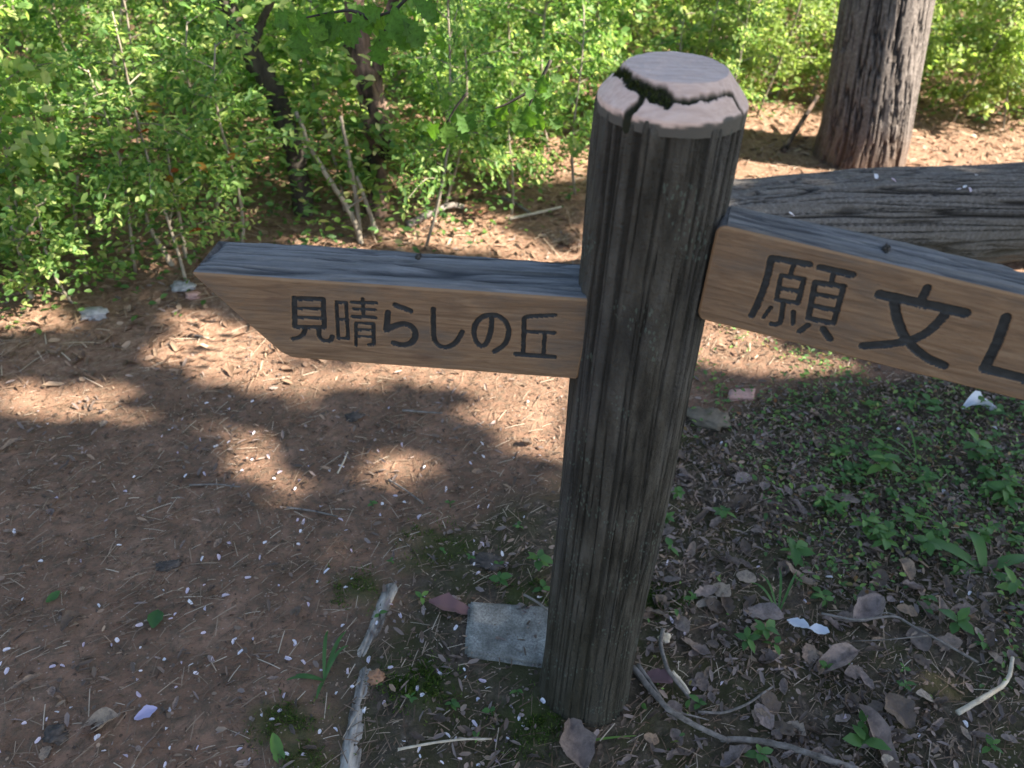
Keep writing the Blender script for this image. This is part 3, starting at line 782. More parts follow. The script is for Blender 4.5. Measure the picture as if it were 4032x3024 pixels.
def shade_here(g, r):
    top = np.interp(g[:, 0], SHADE_TOP[:, 0], SHADE_TOP[:, 1]) + (fbm(g[:, 0] * 5, g[:, 1] * 5, 200, 2) - .5) * .35
    keep = g[:, 1] < top
    bl_ = fbm(g[:, 0] * 6.0, g[:, 1] * 7.5, 207, 2)
    keep |= (g[:, 1] < top + .45) & (bl_ > .485) & (g[:, 0] < .2)
    keep |= (g[:, 1] < top + 1.3) & (bl_ > .57) & (g[:, 0] < .45)
    for c, Mi in FLECKS:
        q = (g - c) @ Mi.T
        a = np.arctan2(q[:, 1], q[:, 0])
        keep &= np.hypot(*q.T) > 1.22 + .22 * np.sin(a * 3 + c[0] * 40) + .12 * np.sin(a * 5 + c[1] * 60)
    return keep
NCAN = 46000
g0 = np.column_stack([rng.uniform(-3.4, 4.2, NCAN), rng.uniform(-0.6, 3.7, NCAN)])
thin = 1 - .985 * sstep(0.2, -.35, g0[:, 1])
hz = rng.uniform(4.6, 7.2, NCAN)
kp = shade_here(g0, rng) & (rng.random(NCAN) < thin)
g0, hz = g0[kp], hz[kp]
g1_ = np.column_stack([rng.uniform(-6.5, .5, 9000), rng.uniform(2.0, 7.0, 9000)])   # crown leaves added to mottle the thicket with shade, thin and clumped
k1 = (g1_[:, 1] > front_y(g1_[:, 0] + .6) + .12) & (fbm(g1_[:, 0] * 1.3, g1_[:, 1] * 1.3, 222, 3) > .61) & (g1_[:, 0] + .35 * g1_[:, 1] < 1.6)
g0 = np.vstack([g0, g1_[k1]]); hz = np.concatenate([hz, rng.uniform(4.6, 7.2, k1.sum())])
cp = np.column_stack([g0, np.zeros(len(g0))]) + SUN[None] * (hz / SUN[2])[:, None]
csz = rng.uniform(.07, .125, len(cp))
cn = rand_dir(len(cp), .35, 1) + SUN * .8
cd = np.cross(cn, rand_dir(len(cp)))
cp = cp - cd / np.linalg.norm(cd, axis=1)[:, None] * csz[:, None] * .5
leaf_w = leaf_t(.36, .05, .08)
M['bark_shade'] = M['bark_dark']
split = cp[:, 1] + .25 * np.sin(cp[:, 0] * 2) > .25
for k_, (sel, base) in enumerate(((split, (8.2, 1.6)), (~split, (7.2, -2.8)))):
    t = empty('tree', (base[0], base[1], gh(*base)), ('shade tree reaching over the log from the right, out of view', 'shade tree reaching over the signpost from behind, out of view')[k_], 'tree')
    P = cp[sel] - np.array([*base, gh(*base)]); n = len(P)
    top = P.mean(0)
    tr = [(0, 0, -.2), (0.02, .03, 1.2), (top[0] * .25, top[1] * .25, 3.0), (top[0] * .55, top[1] * .5, top[2] - .2)]
    v, f = tube(smooth_path(tr, 24), np.linspace(.19, .07, 24), 16, True, .1, k_)
    link('trunk', mesh_from('trunk', v, f, True, None, [M['bark_shade']]), t)
    mb = MB()
    for j in range(60):
        q = P[rng.integers(n)]
        s0 = np.array([top[0] * .55, top[1] * .5, top[2] - .2])
        w_ = s0 + (q - s0) * np.linspace(0, 1, 30)[:, None] + np.array([*base, gh(*base)])
        if not shade_here((w_ - SUN[None] * (w_[:, 2] / SUN[2])[:, None])[:, :2], rng)[8:].all(): continue
        s0 = np.array([top[0] * .55, top[1] * .5, top[2] - .2]) * (.75 + .25 * rng.random())
        v, f = tube(smooth_path([s0, (s0 + q) / 2 + np.array([0, 0, .12]), q], 8), np.linspace(.022, .005, 8), 5)
        mb.add(v, f)
    link('limb', mb.mesh('limb', [M['bark_shade']]), t)
    V, F, idx = scatter(leaf_w, P, cd[sel], cn[sel], csz[sel])
    link('crown', mesh_from('crown', V, F, True, {'rnd': rng.random(n)[idx]}, [M['canopy']]), t)

# ------------------------------------------------------------------ saplings and shrubs
def sapling(seed, height, n_tw, leaf_n, leaf_s, bare, lean, spread, stem_r=.007, lw=.3):
    r = np.random.default_rng(seed)
    mb = MB()
    ph = r.uniform(0, 6.28)
    k = np.linspace(0, 1, 9)
    S = np.column_stack([lean * k * height * math.cos(ph) + .04 * height * np.sin(k * 5 + ph), lean * k * height * math.sin(ph) + .04 * height * np.cos(k * 4 + ph * 2), k * height])
    v, f = tube(S, np.linspace(stem_r, stem_r * .35, 9), 6); mb.add(v, f)
    P = []; D = []
    for t in range(n_tw):
        z = bare + (1 - bare) * (t + r.random()) / n_tw
        b = np.array([np.interp(z, k, S[:, c]) for c in range(3)])
        a = t * 2.4 + r.uniform(-.5, .5); ln = spread * (1.05 - .6 * z) * r.uniform(.6, 1.25)
        e = b + np.array([math.cos(a) * ln, math.sin(a) * ln, ln * r.uniform(-.1, .55)])
        m_ = (b + e) / 2 + np.array([0, 0, .12 * ln])
        tw = smooth_path([b, m_, e], 7)
        v, f = tube(tw, np.linspace(stem_r * .42, .0012, 7), 4, False); mb.add(v, f)
        nl = int(leaf_n * ln / spread) + 2
        u = r.uniform(.15, 1, nl)
        q = np.column_stack([np.interp(u, np.linspace(0, 1, 7), tw[:, c]) for c in range(3)])
        dr = np.array([math.cos(a), math.sin(a), .1])
        dd = dr[None] * .6 + r.normal(0, .6, (nl, 3)) + np.array([0, 0, -.1])
        q = q + r.normal(0, .035, (nl, 3)) * (ln / .3)
        P.append(q); D.append(dd)
    P = np.concatenate(P); D = np.concatenate(D); n = len(P)
    Nn = np.column_stack([r.normal(0, .5, n), r.normal(0, .5, n), np.full(n, 1.0)])
    V, F, idx = scatter((leaf_t(lw)[0][:6], LT4[1]), P, D, Nn, leaf_s * r.uniform(.5, 1.35, n))
    return mb, (V, F, r.random(n)[idx])
BUSH = []
for v_ in range(9):
    h = (.75, 1.0, 1.3, .9, 1.15, 1.5, .6, 1.25, 1.7)[v_]; lw = (.22, .30, .26, .36, .24, .30, .34, .2, .28)[v_]
    mb, (V, F, rn) = sapling(300 + v_, h, (13, 16, 20, 15, 18, 22, 12, 19, 24)[v_], 185, (.030, .026, .032, .038, .026, .030, .028, .034, .030)[v_], (.26, .18, .22, .12, .2, .2, .10, .16, .2)[v_], .12, (.30, .34, .38, .36, .33, .4, .28, .38, .42)[v_], .007, lw)
    BUSH.append((mb.mesh('stem', [M['bark_stem']]), mesh_from('foliage', V, F, True, {'rnd': rn}, [M['leaf']]), mesh_from('foliage', V, F, True, {'rnd': rn}, [M['leaf_bright']])))
first = {}
placed = []
tries = 0
TRUNK_XY = np.array([1.66, 4.07])
want = 275
while len(placed) < want and tries < 20000:
    tries += 1
    y = 1.7 + 7.4 * random.random() ** 1.2; x = random.uniform(-.85 * y - 1.2, .75 * y + .8)
    fy = front_y(x)
    if y < fy + .10: continue
    if math.hypot(x - TRUNK_XY[0], y - TRUNK_XY[1]) < .55: continue
    if any(abs(x / y - ax) < wd and y < yy + .1 for ax, yy, wd in ((-.345, 3.4, .032), (-.29, 3.4, .032), (-.315, 3.4, .03), (-.185, 3.35, .036), (-.215, 3.05, .02))): continue
    dmin = .19 + .05 * (y - fy)
    if any(math.hypot(x - a, y - b) < dmin for a, b in placed): continue
    placed.append((x, y))
    near = y < fy + .7
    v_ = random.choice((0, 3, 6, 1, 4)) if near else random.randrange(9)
    bright = x > .9 + .1 * random.random()  # right-hand shrubs take the leaf colour with sunlight painted in
    kind = (v_, bright)
    s = random.uniform(.8, 1.15)
    az = x / y
    place = ('at the far left end of the thicket', 'behind the tall pale stem', 'behind the slim dark leaning trunk', 'behind the forked reddish trunk', 'in the thicket left of the post top', 'between the post and the big trunk', 'in the thicket right of the big trunk')[sum(az > q for q in (-.62, -.40, -.26, -.10, .05, .31))]
    row = 'front' if near else ('second' if y < fy + 1.7 else ('third' if y < fy + 3.0 else 'rearmost'))
    look = ('low', 'small-leaved', 'tall', 'broad-leaved', 'small-leaved', 'tall', 'low', 'narrow-leaved', 'tall')[v_]
    lab, grp = '%s %s shrub in the %s row, %s' % (look, 'sunlit yellow-green' if bright else 'green', row, place), 'shrubs of the thicket'
    t = empty('shrub', (x, y, gh(x, y) - .02), lab, 'shrub', grp, random.uniform(0, 6.28))
    t.scale = (s, s, s * random.uniform(.85, 1.15))
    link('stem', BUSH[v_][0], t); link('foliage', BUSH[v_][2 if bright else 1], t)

# low dark growth under the shrubs
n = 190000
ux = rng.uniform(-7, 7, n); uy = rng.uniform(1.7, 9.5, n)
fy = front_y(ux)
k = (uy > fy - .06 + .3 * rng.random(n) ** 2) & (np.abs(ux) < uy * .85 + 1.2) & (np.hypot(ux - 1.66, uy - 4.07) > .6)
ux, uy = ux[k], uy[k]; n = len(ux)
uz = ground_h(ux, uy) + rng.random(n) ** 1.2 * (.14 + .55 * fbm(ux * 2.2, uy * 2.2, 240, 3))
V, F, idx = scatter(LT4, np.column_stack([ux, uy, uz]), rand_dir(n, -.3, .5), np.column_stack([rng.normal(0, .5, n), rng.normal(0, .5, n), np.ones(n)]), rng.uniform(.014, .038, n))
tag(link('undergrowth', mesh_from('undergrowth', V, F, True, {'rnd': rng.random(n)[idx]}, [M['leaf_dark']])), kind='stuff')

# trunks and stems one can tell apart; each list: view pixels, distance along Y, radius at foot and top
def stem_tree(name, label, cat, lines, material, leaves=0, lmat='leaf', lsize=.045, seed=0, group=None, up=None):
    r = np.random.default_rng(500 + seed)
    p0 = at(*lines[0][0][0], lines[0][1]); base = np.array([p0[0], p0[1], gh(p0[0], p0[1])])
    t = empty(name, base, label, cat, group)
    tipsP = []
    for i, (pts, Yd, r0, r1) in enumerate(lines):
        q = np.array([at(a, b, Yd + (c if len(o) else 0)) for (a, b, *o) in pts for c in [o[0] if o else 0]])
        if i == 0: q = np.vstack([[q[0, 0], q[0, 1], gh(q[0, 0], q[0, 1]) - .05], q]) if q[0, 2] > gh(q[0, 0], q[0, 1]) + .02 else q
        if up and i in up:                 # carry on upward past the top of the view
            d = q[-1] - q[-2]; d /= np.linalg.norm(d)
            q = np.vstack([q, q[-1] + d * up[i] * .5 + np.array([0, 0, up[i] * .2]), q[-1] + d * up[i] + np.array([0, 0, up[i] * .5])])
        m_ = max(10, len(q) * 5)
        qq = smooth_path(q, m_) + r.normal(0, r0 * .10, (m_, 3))
        v, f = tube(qq - base, np.linspace(r0, r1, m_), 9 if r0 > .02 else 6, True, .22, seed)
        link('trunk' if i == 0 else 'branch', mesh_from('trunk', v, f, True, None, [material]), t)
        tipsP.append(qq[int(m_ * .55):] - base)
    if leaves:
        c = np.concatenate(tipsP); c = c[r.integers(len(c), size=leaves)] + r.normal(0, .12, (leaves, 3))
        V, F, idx = scatter(LT4, c, rand_dir(leaves, -.6, .4, r), np.column_stack([r.normal(0, .5, leaves), r.normal(0, .5, leaves), np.ones(leaves)]), lsize * r.uniform(.6, 1.2, leaves))
        link('foliage', mesh_from('foliage', V, F, True, {'rnd': r.random(leaves)[idx]}, [M[lmat]]), t)
    return t
stem_tree('tree', 'slim dark trunk leaning left in the thicket at the upper left', 'tree', [([(640, 330), (600, 215), (565, 150), (520, 80), (478, 0)], 3.15, .043, .032), ([(545, 120), (560, 60), (590, -10)], 3.15, .02, .012)], M['bark_dark'], 500, 'leaf', .05, 1, None, {0: 2.2})
stem_tree('tree', 'forked trunk with peeling reddish bark in the thicket behind the left board', 'tree',
          [([(812, 380), (805, 300), (800, 235), (790, 170), (775, 95), (770, 0)], 3.22, .046, .034), ([(806, 310), (832, 300), (836, 255), (815, 205), (812, 150), (828, 90), (850, 10)], 3.24, .03, .016), ([(838, 345), (832, 290), (826, 250)], 3.18, .022, .02), ([(790, 170), (765, 130), (745, 95)], 3.28, .018, .010)], M['bark_red'], 260, 'leaf', .05, 2, None, {0: 1.8, 1: 1.0})
stem_tree('sapling', 'pair of pale crossing stems rooted at the edge of the thicket above the left board', 'sapling',
          [([(778, 510), (752, 448), (716, 395), (668, 318), (640, 240)], 2.95, .013, .007), ([(776, 500), (768, 420), (752, 330), (735, 250)], 2.98, .012, .006), ([(812, 498), (785, 420), (770, 380)], 2.96, .010, .006), ([(752, 448), (790, 425)], 2.95, .005, .004)], M['bark_stem'], 150, 'leaf', .042, 3)
stem_tree('sapling', 'thin pale sapling tipped with orange-red young leaves, left of the dark trunk', 'sapling', [([(400, 545), (385, 460), (373, 390), (362, 335), (352, 300)], 2.75, .009, .004), ([(380, 430), (366, 470)], 2.75, .005, .003)], M['bark_stem'], 26, 'leaf_red', .05, 4)
stem_tree('sapling', 'short pale leaning stem at the shrub edge beside the tip of the left board', 'sapling', [([(378, 585), (352, 540), (330, 505), (310, 455)], 2.7, .012, .006)], M['bark_stem'], 60, 'leaf', .04, 5)
stem_tree('sapling', 'tall pale stem half hidden by leaves at the upper left', 'sapling', [([(268, 470), (262, 400), (250, 300), (243, 200), (250, 80), (262, 40)], 3.4, .013, .006)], M['bark_stem'], 160, 'leaf_bright', .045, 6, None, {0: .5})
stem_tree('sapling', 'bare grey stem rooted low at the far left edge of the thicket', 'sapling', [([(62, 625), (48, 560), (30, 500), (15, 420)], 2.45, .013, .007), ([(40, 530), (70, 480), (100, 430)], 2.45, .007, .004)], M['bark_stem'], 80, 'leaf', .045, 7)
stem_tree('sapling', 'crooked pale stem above the stones at the left', 'sapling', [([(190, 610), (175, 540), (160, 470), (168, 380)], 2.6, .010, .005), ([(172, 520), (205, 470)], 2.6, .006, .004)], M['bark_stem'], 90, 'leaf', .045, 8)
stem_tree('sapling', 'slender pale sapling just right of the post top with forking branches', 'sapling', [([(1585, 250), (1580, 160), (1600, 90), (1640, 0)], 5.1, .020, .011), ([(1580, 160), (1560, 110), (1545, 30)], 5.1, .014, .008), ([(1600, 100), (1615, 150), (1640, 165)], 5.1, .009, .006)], M['bark_stem'], 120, 'leaf_bright', .055, 9, None, {0: .5})
stem_tree('sapling', 'pale arching branch stem just left of the big trunk', 'sapling', [([(1665, 290), (1680, 190), (1725, 130), (1775, 85)], 4.9, .014, .007), ([(1680, 190), (1650, 210), (1620, 215)], 4.9, .008, .005)], M['bark_stem'], 110, 'leaf_bright', .055, 10)
stem_tree('sapling', 'pale forked stem at the far right behind the log', 'sapling', [([(2212, 260), (2195, 170), (2186, 90), (2170, 0)], 5.2, .022, .013), ([(2195, 170), (2160, 130), (2150, 60)], 5.2, .011, .007)], M['bark_stem'], 130, 'leaf_bright', .055, 11, None, {0: .5})
stem_tree('sapling', 'thin stem in the dark gap left of the post', 'sapling', [([(1105, 415), (1080, 340), (1060, 250), (1080, 150)], 3.75, .011, .005), ([(1092, 380), (1100, 330), (1128, 300)], 3.75, .006, .004)], M['bark_stem'], 120, 'leaf', .045, 12)
stem_tree('sapling', 'low pale forked stem in shade between the forked trunk and the post', 'sapling', [([(965, 400), (950, 340), (930, 290), (940, 200)], 3.6, .009, .004), ([(955, 370), (985, 320)], 3.6, .005, .003)], M['bark_stem'], 140, 'leaf', .045, 13)

# big soft oak leaves hanging into the upper part of the view, quite near the lens
def lobed(seed):
    r = np.random.default_rng(seed)
    o = [(0, 0), (.10, .12), (.14, .25), (.30, .33), (.20, .44), (.38, .55), (.26, .66), (.34, .78), (.16, .86), (0, 1.0)]
    R = [(x * (1 + .1 * r.normal()), y) for x, y in o]
    V = [(0, y, 0) for x, y in o] + [(x, y, .45 * x - .30 * y * y + .05 * math.sin(9 * y)) for x, y in R[1:-1]] + [(-x, y, .45 * x - .30 * y * y + .05 * math.cos(8 * y)) for x, y in R[1:-1]]
    V = np.array(V, float); V[:10, 2] = -.30 * V[:10, 1] ** 2
    n = len(o); F = []
    for k in range(n - 1):
        a, b = k, k + 1
        c = n + k - 1 if k > 0 else None; d = n + k if k < n - 2 else None
        if c is None: F += [(a, b, d)]
        elif d is None: F += [(a, b, c)]
        else: F += [(a, b, d), (a, d, c)]
        c2 = 2 * n - 2 + k - 1 if k > 0 else None; d2 = 2 * n - 2 + k if k < n - 2 else None
        if c2 is None: F += [(a, d2, b)]
        elif d2 is None: F += [(a, c2, b)]
        else: F += [(a, d2, b), (a, c2, d2)]
    return V, F
M['leaf_hang'] = leaf_mat('soft_oak_leaf', [(0.0, (0.045, 0.115, 0.022)), (0.6, (0.085, 0.18, 0.032)), (1.0, (0.14, 0.24, 0.045))], .45, .3, True, 5)
OAKM = [mesh_from('leaf', *lobed(900 + k), True, {'rnd': np.full(26, .25 + .28 * k)}, [M['leaf_hang']]) for k in range(3)]
def hanging(label, twigs, leaves, Yd, size, seed):
    r = random.Random(seed)
    q0 = at(*twigs[0][0], Yd)
    t = empty('leafy_branch', q0, label, 'branch')
    for tw in twigs:
        q = smooth_path([at(a, b, Yd) for a, b in tw], 10) - q0
        v, f = tube(q, np.linspace(.0045, .002, 10), 5); link('twig', mesh_from('twig', v, f, True, None, [M['bark_dark']]), t)
    leaves = leaves + [(a + r.uniform(-28, 28), b + r.uniform(-22, 22), ang + r.uniform(-50, 50), s * r.uniform(.6, .95)) for a, b, ang, s in leaves]
    for (a, b, ang, s) in leaves:
        p = at(a, b, Yd + r.uniform(-.12, .12)) - q0
        o = link('leaf', r.choice(OAKM), t, p)
        d = Vector((math.sin(R_(ang)), r.uniform(-.35, .15), -math.cos(R_(ang)))).normalized()
        nrm = Vector((r.uniform(-.4, .4), -1, .5 + r.uniform(-.3, .3)))
        sd_ = d.cross(nrm).normalized(); nrm = sd_.cross(d)
        o.rotation_euler = Matrix((sd_, d, nrm)).transposed().to_euler()
        k = size * s; o.scale = (k * 1.1, k, k)
hanging('twig of big soft green oak leaves hanging from the top above the left board', [[(905, -40), (860, 20), (800, 40), (740, 50)], [(860, 20), (835, 60), (820, 90)], [(800, 40), (760, 20), (700, 30), (650, 40)]],
        [(850, 10, 10, 1.2), (870, 40, 40, 1.1), (830, 30, -20, 1.1), (815, 80, 5, 1.0), (860, 60, 20, .9), (780, 45, -40, 1.1), (745, 50, -60, 1.1), (720, 20, -30, 1.0), (700, 35, 10, 1.2), (660, 40, -20, 1.1), (645, 60, 5, 1.0), (690, 55, -50, .9), (770, 10, 30, 1.1), (890, 0, 60, 1.0), (640, 30, -70, .9)], 1.95, .062, 21)
hanging('small twig of drooping lobed leaves near the post, left of its top', [[(1190, 130), (1160, 190), (1140, 235)], [(1160, 190), (1120, 210), (1085, 230), (1040, 240)]],
        [(1140, 225, 5, 1.0), (1150, 205, 30, .9), (1165, 180, 50, .8), (1130, 240, -15, 1.0), (1095, 225, -30, .9), (1060, 235, 0, .8), (1160, 240, 15, .9), (1175, 160, -10, .8), (1030, 240, -40, .7)], 2.0, .058, 22)
hanging('lone pair of soft green leaves on a drooping twig left of the post', [[(1010, 200), (985, 230), (965, 265)]], [(965, 258, 5, 1.1), (985, 245, 40, .9), (950, 265, -35, .9), (990, 225, -20, .8)], 2.2, .065, 23)

# ------------------------------------------------------------------ litter nobody could count
def sliver(r, n):
    T = ([(-.5, -.5, 0), (.5, -.5, 0), (.6, 0, .6), (.4, .5, 0), (-.4, .5, 0), (-.6, 0, .6)], [(0, 1, 2, 5), (5, 2, 3, 4)])
    return T
def lay(n, dens, xr, yr, len_r, wid_r, lift, seed, name, material, template, tilt=.18, rpow=1.0, along=None):
    r = np.random.default_rng(seed)
    x = r.uniform(*xr, n); y = r.uniform(*yr, n)
    k = r.random(n) < dens(x, y)
    x, y = x[k], y[k]; n = len(x)
    z = ground_h(x, y) + lift * (.3 + r.random(n))
    a = r.uniform(0, 2 * np.pi, n)
    if along is not None: a = np.where(r.random(n) < .6, r.normal(along, .4, n), a)
    D = np.column_stack([np.cos(a), np.sin(a), r.normal(0, tilt, n)])
    Nn = np.column_stack([r.normal(0, tilt * 1.6, n), r.normal(0, tilt * 1.6, n), np.ones(n)])
    ln = r.uniform(0, 1, n) ** 1.5 * (len_r[1] - len_r[0]) + len_r[0]
    wd = r.uniform(*wid_r, n)
    TV = np.array(template[0], float); TF = template[1]
    Mx = frames(D, Nn)
    loc = TV[None] * np.stack([wd, ln, np.minimum(wd, ln * .15)], -1)[:, None, :]
    V = np.einsum('nkc,ncx->nkx', loc, Mx) + np.column_stack([x, y, z])[:, None, :]
    F = (np.array(TF)[None] + (np.arange(n) * len(TV))[:, None, None]).reshape(-1, len(TF[0]))
    rn = np.repeat(r.random(n) ** rpow, len(TV))
    return tag(link(name, mesh_from(name, V.reshape(-1, 3), F, True, {'rnd': rn}, [material])), kind='stuff')
NEED = ([(-.5, -.5, 0), (.5, -.5, 0), (.5, 0, .9), (.5, .5, 0), (-.5, .5, 0), (-.5, 0, .9)], [(0, 1, 2, 5), (5, 2, 3, 4)])
CRUMB = (np.array([(0, -.5, 0), (-.4, -.2, .5), (-.35, .25, .3), (0, .5, -.2), (.4, .2, .5), (.3, -.3, .4)]), [(0, 3, 2, 1), (0, 5, 4, 3)])
inview = lambda x, y: (np.abs(x - .05) < .62 * y + .45)
lay(105000, lambda x, y: inview(x, y) * (.40 + .12 * verge_mask(x, y)) * (1 - .75 * (y > front_y(x) + .4)), (-2.4, 2.6), (.72, 4.6), (.008, .065), (.0008, .0022), .005, 1, 'pine_needles', M['needle'], NEED, .12, 1.5, .75)
lay(80000, lambda x, y: inview(x, y) * (.35 + .65 * (fbm(x * 5, y * 5, 261, 2) > .47)) * np.clip(.10 + .9 * verge_mask(x, y) * (x > .2) + .12 * verge_mask(x, y), 0, 1), (-2.0, 2.6), (.72, 3.2), (.005, .034), (.002, .013), .010, 2, 'leaf_litter', M['dead'], CRUMB, .35, 1.3)
lay(26000, lambda x, y: (np.abs(x) < .85 * y + .6) * back_mask(x, y) * (1 - .5 * (y > front_y(x) + .6)), (-5, 5.5), (1.9, 7.5), (.018, .07), (.008, .028), .006, 3, 'dry_leaf_litter', M['back_litter'], CRUMB, .3, 1.0)
lay(9000, lambda x, y: (np.abs(x) < .85 * y + .6) * back_mask(x, y), (-4, 5), (1.9, 6.5), (.04, .16), (.0015, .004), .008, 4, 'dry_twig_litter', M['back_litter'], NEED, .15, .8)
lay(16000, lambda x, y: inview(x, y) * (1 - .6 * verge_mask(x, y)) * (1 - back_mask(x, y)), (-2.4, 1.6), (.72, 3.0), (.004, .020), (.002, .009), .003, 7, 'path_debris', M['needle'], CRUMB, .35, 1.2)
# low tangle of tiny leaves on the right of the verge
n = 15000
x = rng.uniform(.25, 2.4, n); y = rng.uniform(.8, 2.6, n)
k = inview(x, y) & (rng.random(n) < sstep(.46, .62, fbm(x * 4, y * 4, 270, 3) + .16 * sstep(.5, 1.4, x) + .10 * sstep(1.2, 1.9, y) - .12 * sstep(2.2, 2.5, y)) * (.15 + .85 * sstep(.3, .95, x)))
x, y = x[k], y[k]; n = len(x)
V, F, idx = scatter(LT4, np.column_stack([x, y, ground_h(x, y) + .004 + .045 * rng.random(n) ** 2]), rand_dir(n, -.2, .5), np.column_stack([rng.normal(0, .5, n), rng.normal(0, .5, n), np.ones(n)]), rng.uniform(.006, .022, n))
M['leaf_cover'] = leaf_mat('ground_cover_leaf', [(0.0, (0.05, 0.105, 0.032)), (0.55, (0.10, 0.19, 0.05)), (0.85, (0.18, 0.28, 0.065)), (0.93, (0.17, 0.12, 0.045)), (1.0, (0.16, 0.075, 0.035))], .35, .3, False)
tag(link('ground_cover', mesh_from('ground_cover', V, F, True, {'rnd': rng.random(n)[idx]}, [M['leaf_cover']])), kind='stuff')
# moss cushions on the verge
mp = []
for k, p in enumerate(MOSS):
    r_ = (0.08, 0.075, 0.07, 0.10, 0.06, 0.06, 0.07, 0.06)[k]
    q = rng.normal(0, .5 * r_, ((1500, 2400, 900, 800, 1500, 900, 700, 600)[k], 2)) * np.array([1, .85]) + p[:2]
    mp.append(q)
mp = np.concatenate(mp); n = len(mp)
mp = mp[fbm(mp[:, 0] * 38, mp[:, 1] * 38, 61, 2) > .5]; n = len(mp)
V, F, idx = scatter(([(-.13, 0, 0), (.13, 0, 0), (0, 1, 0)], [(0, 1, 2)]), np.column_stack([mp, ground_h(mp[:, 0], mp[:, 1]) + .004]), rand_dir(n, .4, 1), rand_dir(n), rng.uniform(.006, .014, n))
tag(link('moss', mesh_from('moss', V, F, False, {'rnd': rng.random(n)[idx]}, [M['moss_green']])), kind='stuff')

# ------------------------------------------------------------------ fallen cherry petals, each on its own
def petal(seed):
    r = np.random.default_rng(seed)
    a = np.linspace(0, 2 * np.pi, 9)[:-1]
    rr = np.array([1, .95, .75, .9, 1.0, .9, .75, .95]) * (1 + .08 * r.normal(size=8))
    V = np.column_stack([.42 * rr * np.sin(a), .55 * rr * np.cos(a), .14 * np.abs(np.sin(a)) + .1 * r.random(8)])
    V = np.vstack([V, [0, 0, 0.02]])
    return mesh_from('petal', V, [(i, 8, (i + 1) % 8) for i in range(8)], True, {'rnd': np.full(9, r.random())}, [M['petal']])
PET = [petal(k) for k in range(6)]
r = random.Random(5)
cnt = 0
while cnt < 225:
    px = r.uniform(0, 1500) if r.random() < .8 else r.uniform(1300, 2212)
    py = 870 + (1659 - 870) * r.random() ** .85
    if px > 1300 and r.random() < .45: continue
    if 1180 < px < 1420 and py > 800: continue
    dens = math.exp(-((px - 620) / 600) ** 2) if px < 1300 else .45
    if r.random() > dens + .12: continue
    p = gpt(px, py)
    s = r.uniform(.0075, .0150)
    o = link('petal', PET[r.randrange(6)], None, (p[0], p[1], p[2] + .006), (r.gauss(0, .5), r.gauss(0, .5), r.uniform(0, 6.28)))
    o.scale = (s * r.uniform(.6, 1.1), s * r.uniform(.8, 1.3), s * r.uniform(.8, 2.5))
    if px < 1280: tag(o, 'tiny pale cherry petal lying ' + ('on the shaded path ' if px < 640 else 'on the verge side ') + ('level with the sun flecks' if py < 1080 else ('left of the slab and rotten stick' if py < 1420 else 'towards the bottom edge')), 'petal', 'cherry petals left of the post')
    else: tag(o, 'tiny pale cherry petal lying in the leaf litter right of the post', 'petal', 'cherry petals right of the post')
    cnt += 1

def log_hit(px, py):                       # the log's upper surface under a view pixel
    d = ray(px, py); o = np.array([0, 0, CAM_H]); best = None
    for t in np.linspace(2.2, 4.6, 600):
        p = o + d / np.linalg.norm(d) * t
        s = (p[:2] - a0) @ ((a1 - a0) / Lg)
        rad = 0.226 - .036 * s / Lg * 1.5
        off = (p[:2] - a0) @ nx - .03 * math.sin(s * 2.1)
        if math.hypot(off, p[2] - (.205 - .02 * s / Lg)) < rad + .004: return p
    return p
for k, (a, b, lab, s) in enumerate([(1890, 384, 'pale petal on the top edge of the log, in front of the big trunk', .022), (1928, 392, 'pale petal on the log just below the one at its top edge', .022), (2106, 381, 'pale petal alone at the far end of the log top', .020),
                               (2068, 412, 'left one of three petals clustered on the log', .018), (2082, 406, 'small topmost one of three petals clustered on the log', .016), (2092, 412, 'right one of three petals clustered on the log', .020), (1708, 466, 'pinkish petal on the log behind the slanting right board', .022)]):
    p = log_hit(a, b)
    o = link('petal', PET[k % 6], None, tuple(p + np.array([0, -.004, .006])), (.5, .1, k * 1.3)); o.scale = (s, s, s)
    tag(o, lab, 'petal', 'petals on the log')

# ------------------------------------------------------------------ fallen leaves, each on its own
def dead_leaf(seed, w, curl):
    r = np.random.default_rng(seed)
    ny, nx_ = 9, 5
    u = np.linspace(0, 1, ny); s = np.linspace(-1, 1, nx_)
    wy = w * np.sin(np.pi * (u * .93 + .05)) ** .8 * (1 + .11 * r.normal(size=ny))
    V = []
    for j in range(ny):
        for i in range(nx_):
            x = s[i] * wy[j]
            V.append((x, u[j] - .5, curl * (abs(s[i]) ** 1.6) * wy[j] + .16 * curl * math.sin(u[j] * 4 + seed) + .022 * r.normal()))
    F = [(j * nx_ + i, j * nx_ + i + 1, (j + 1) * nx_ + i + 1, (j + 1) * nx_ + i) for j in range(ny - 1) for i in range(nx_ - 1)]
    return np.array(V), F
TONES = {'brown': (.30, .9), 'dark brown': (.08, .6), 'grey-purple': (.56, .6), 'tan': (.86, .9), 'pale': (1.0, .8)}
DL = {}
for tn, (rv, _) in TONES.items():
    DL[tn] = [mesh_from('leaf', *dead_leaf(40 + k, (.24, .34, .20, .40)[k], (.5, 1.0, 1.4, .3)[k]), True, {'rnd': np.full(45, rv)}, [M['dead']]) for k in range(4)]
r = random.Random(9)
cnt = 0
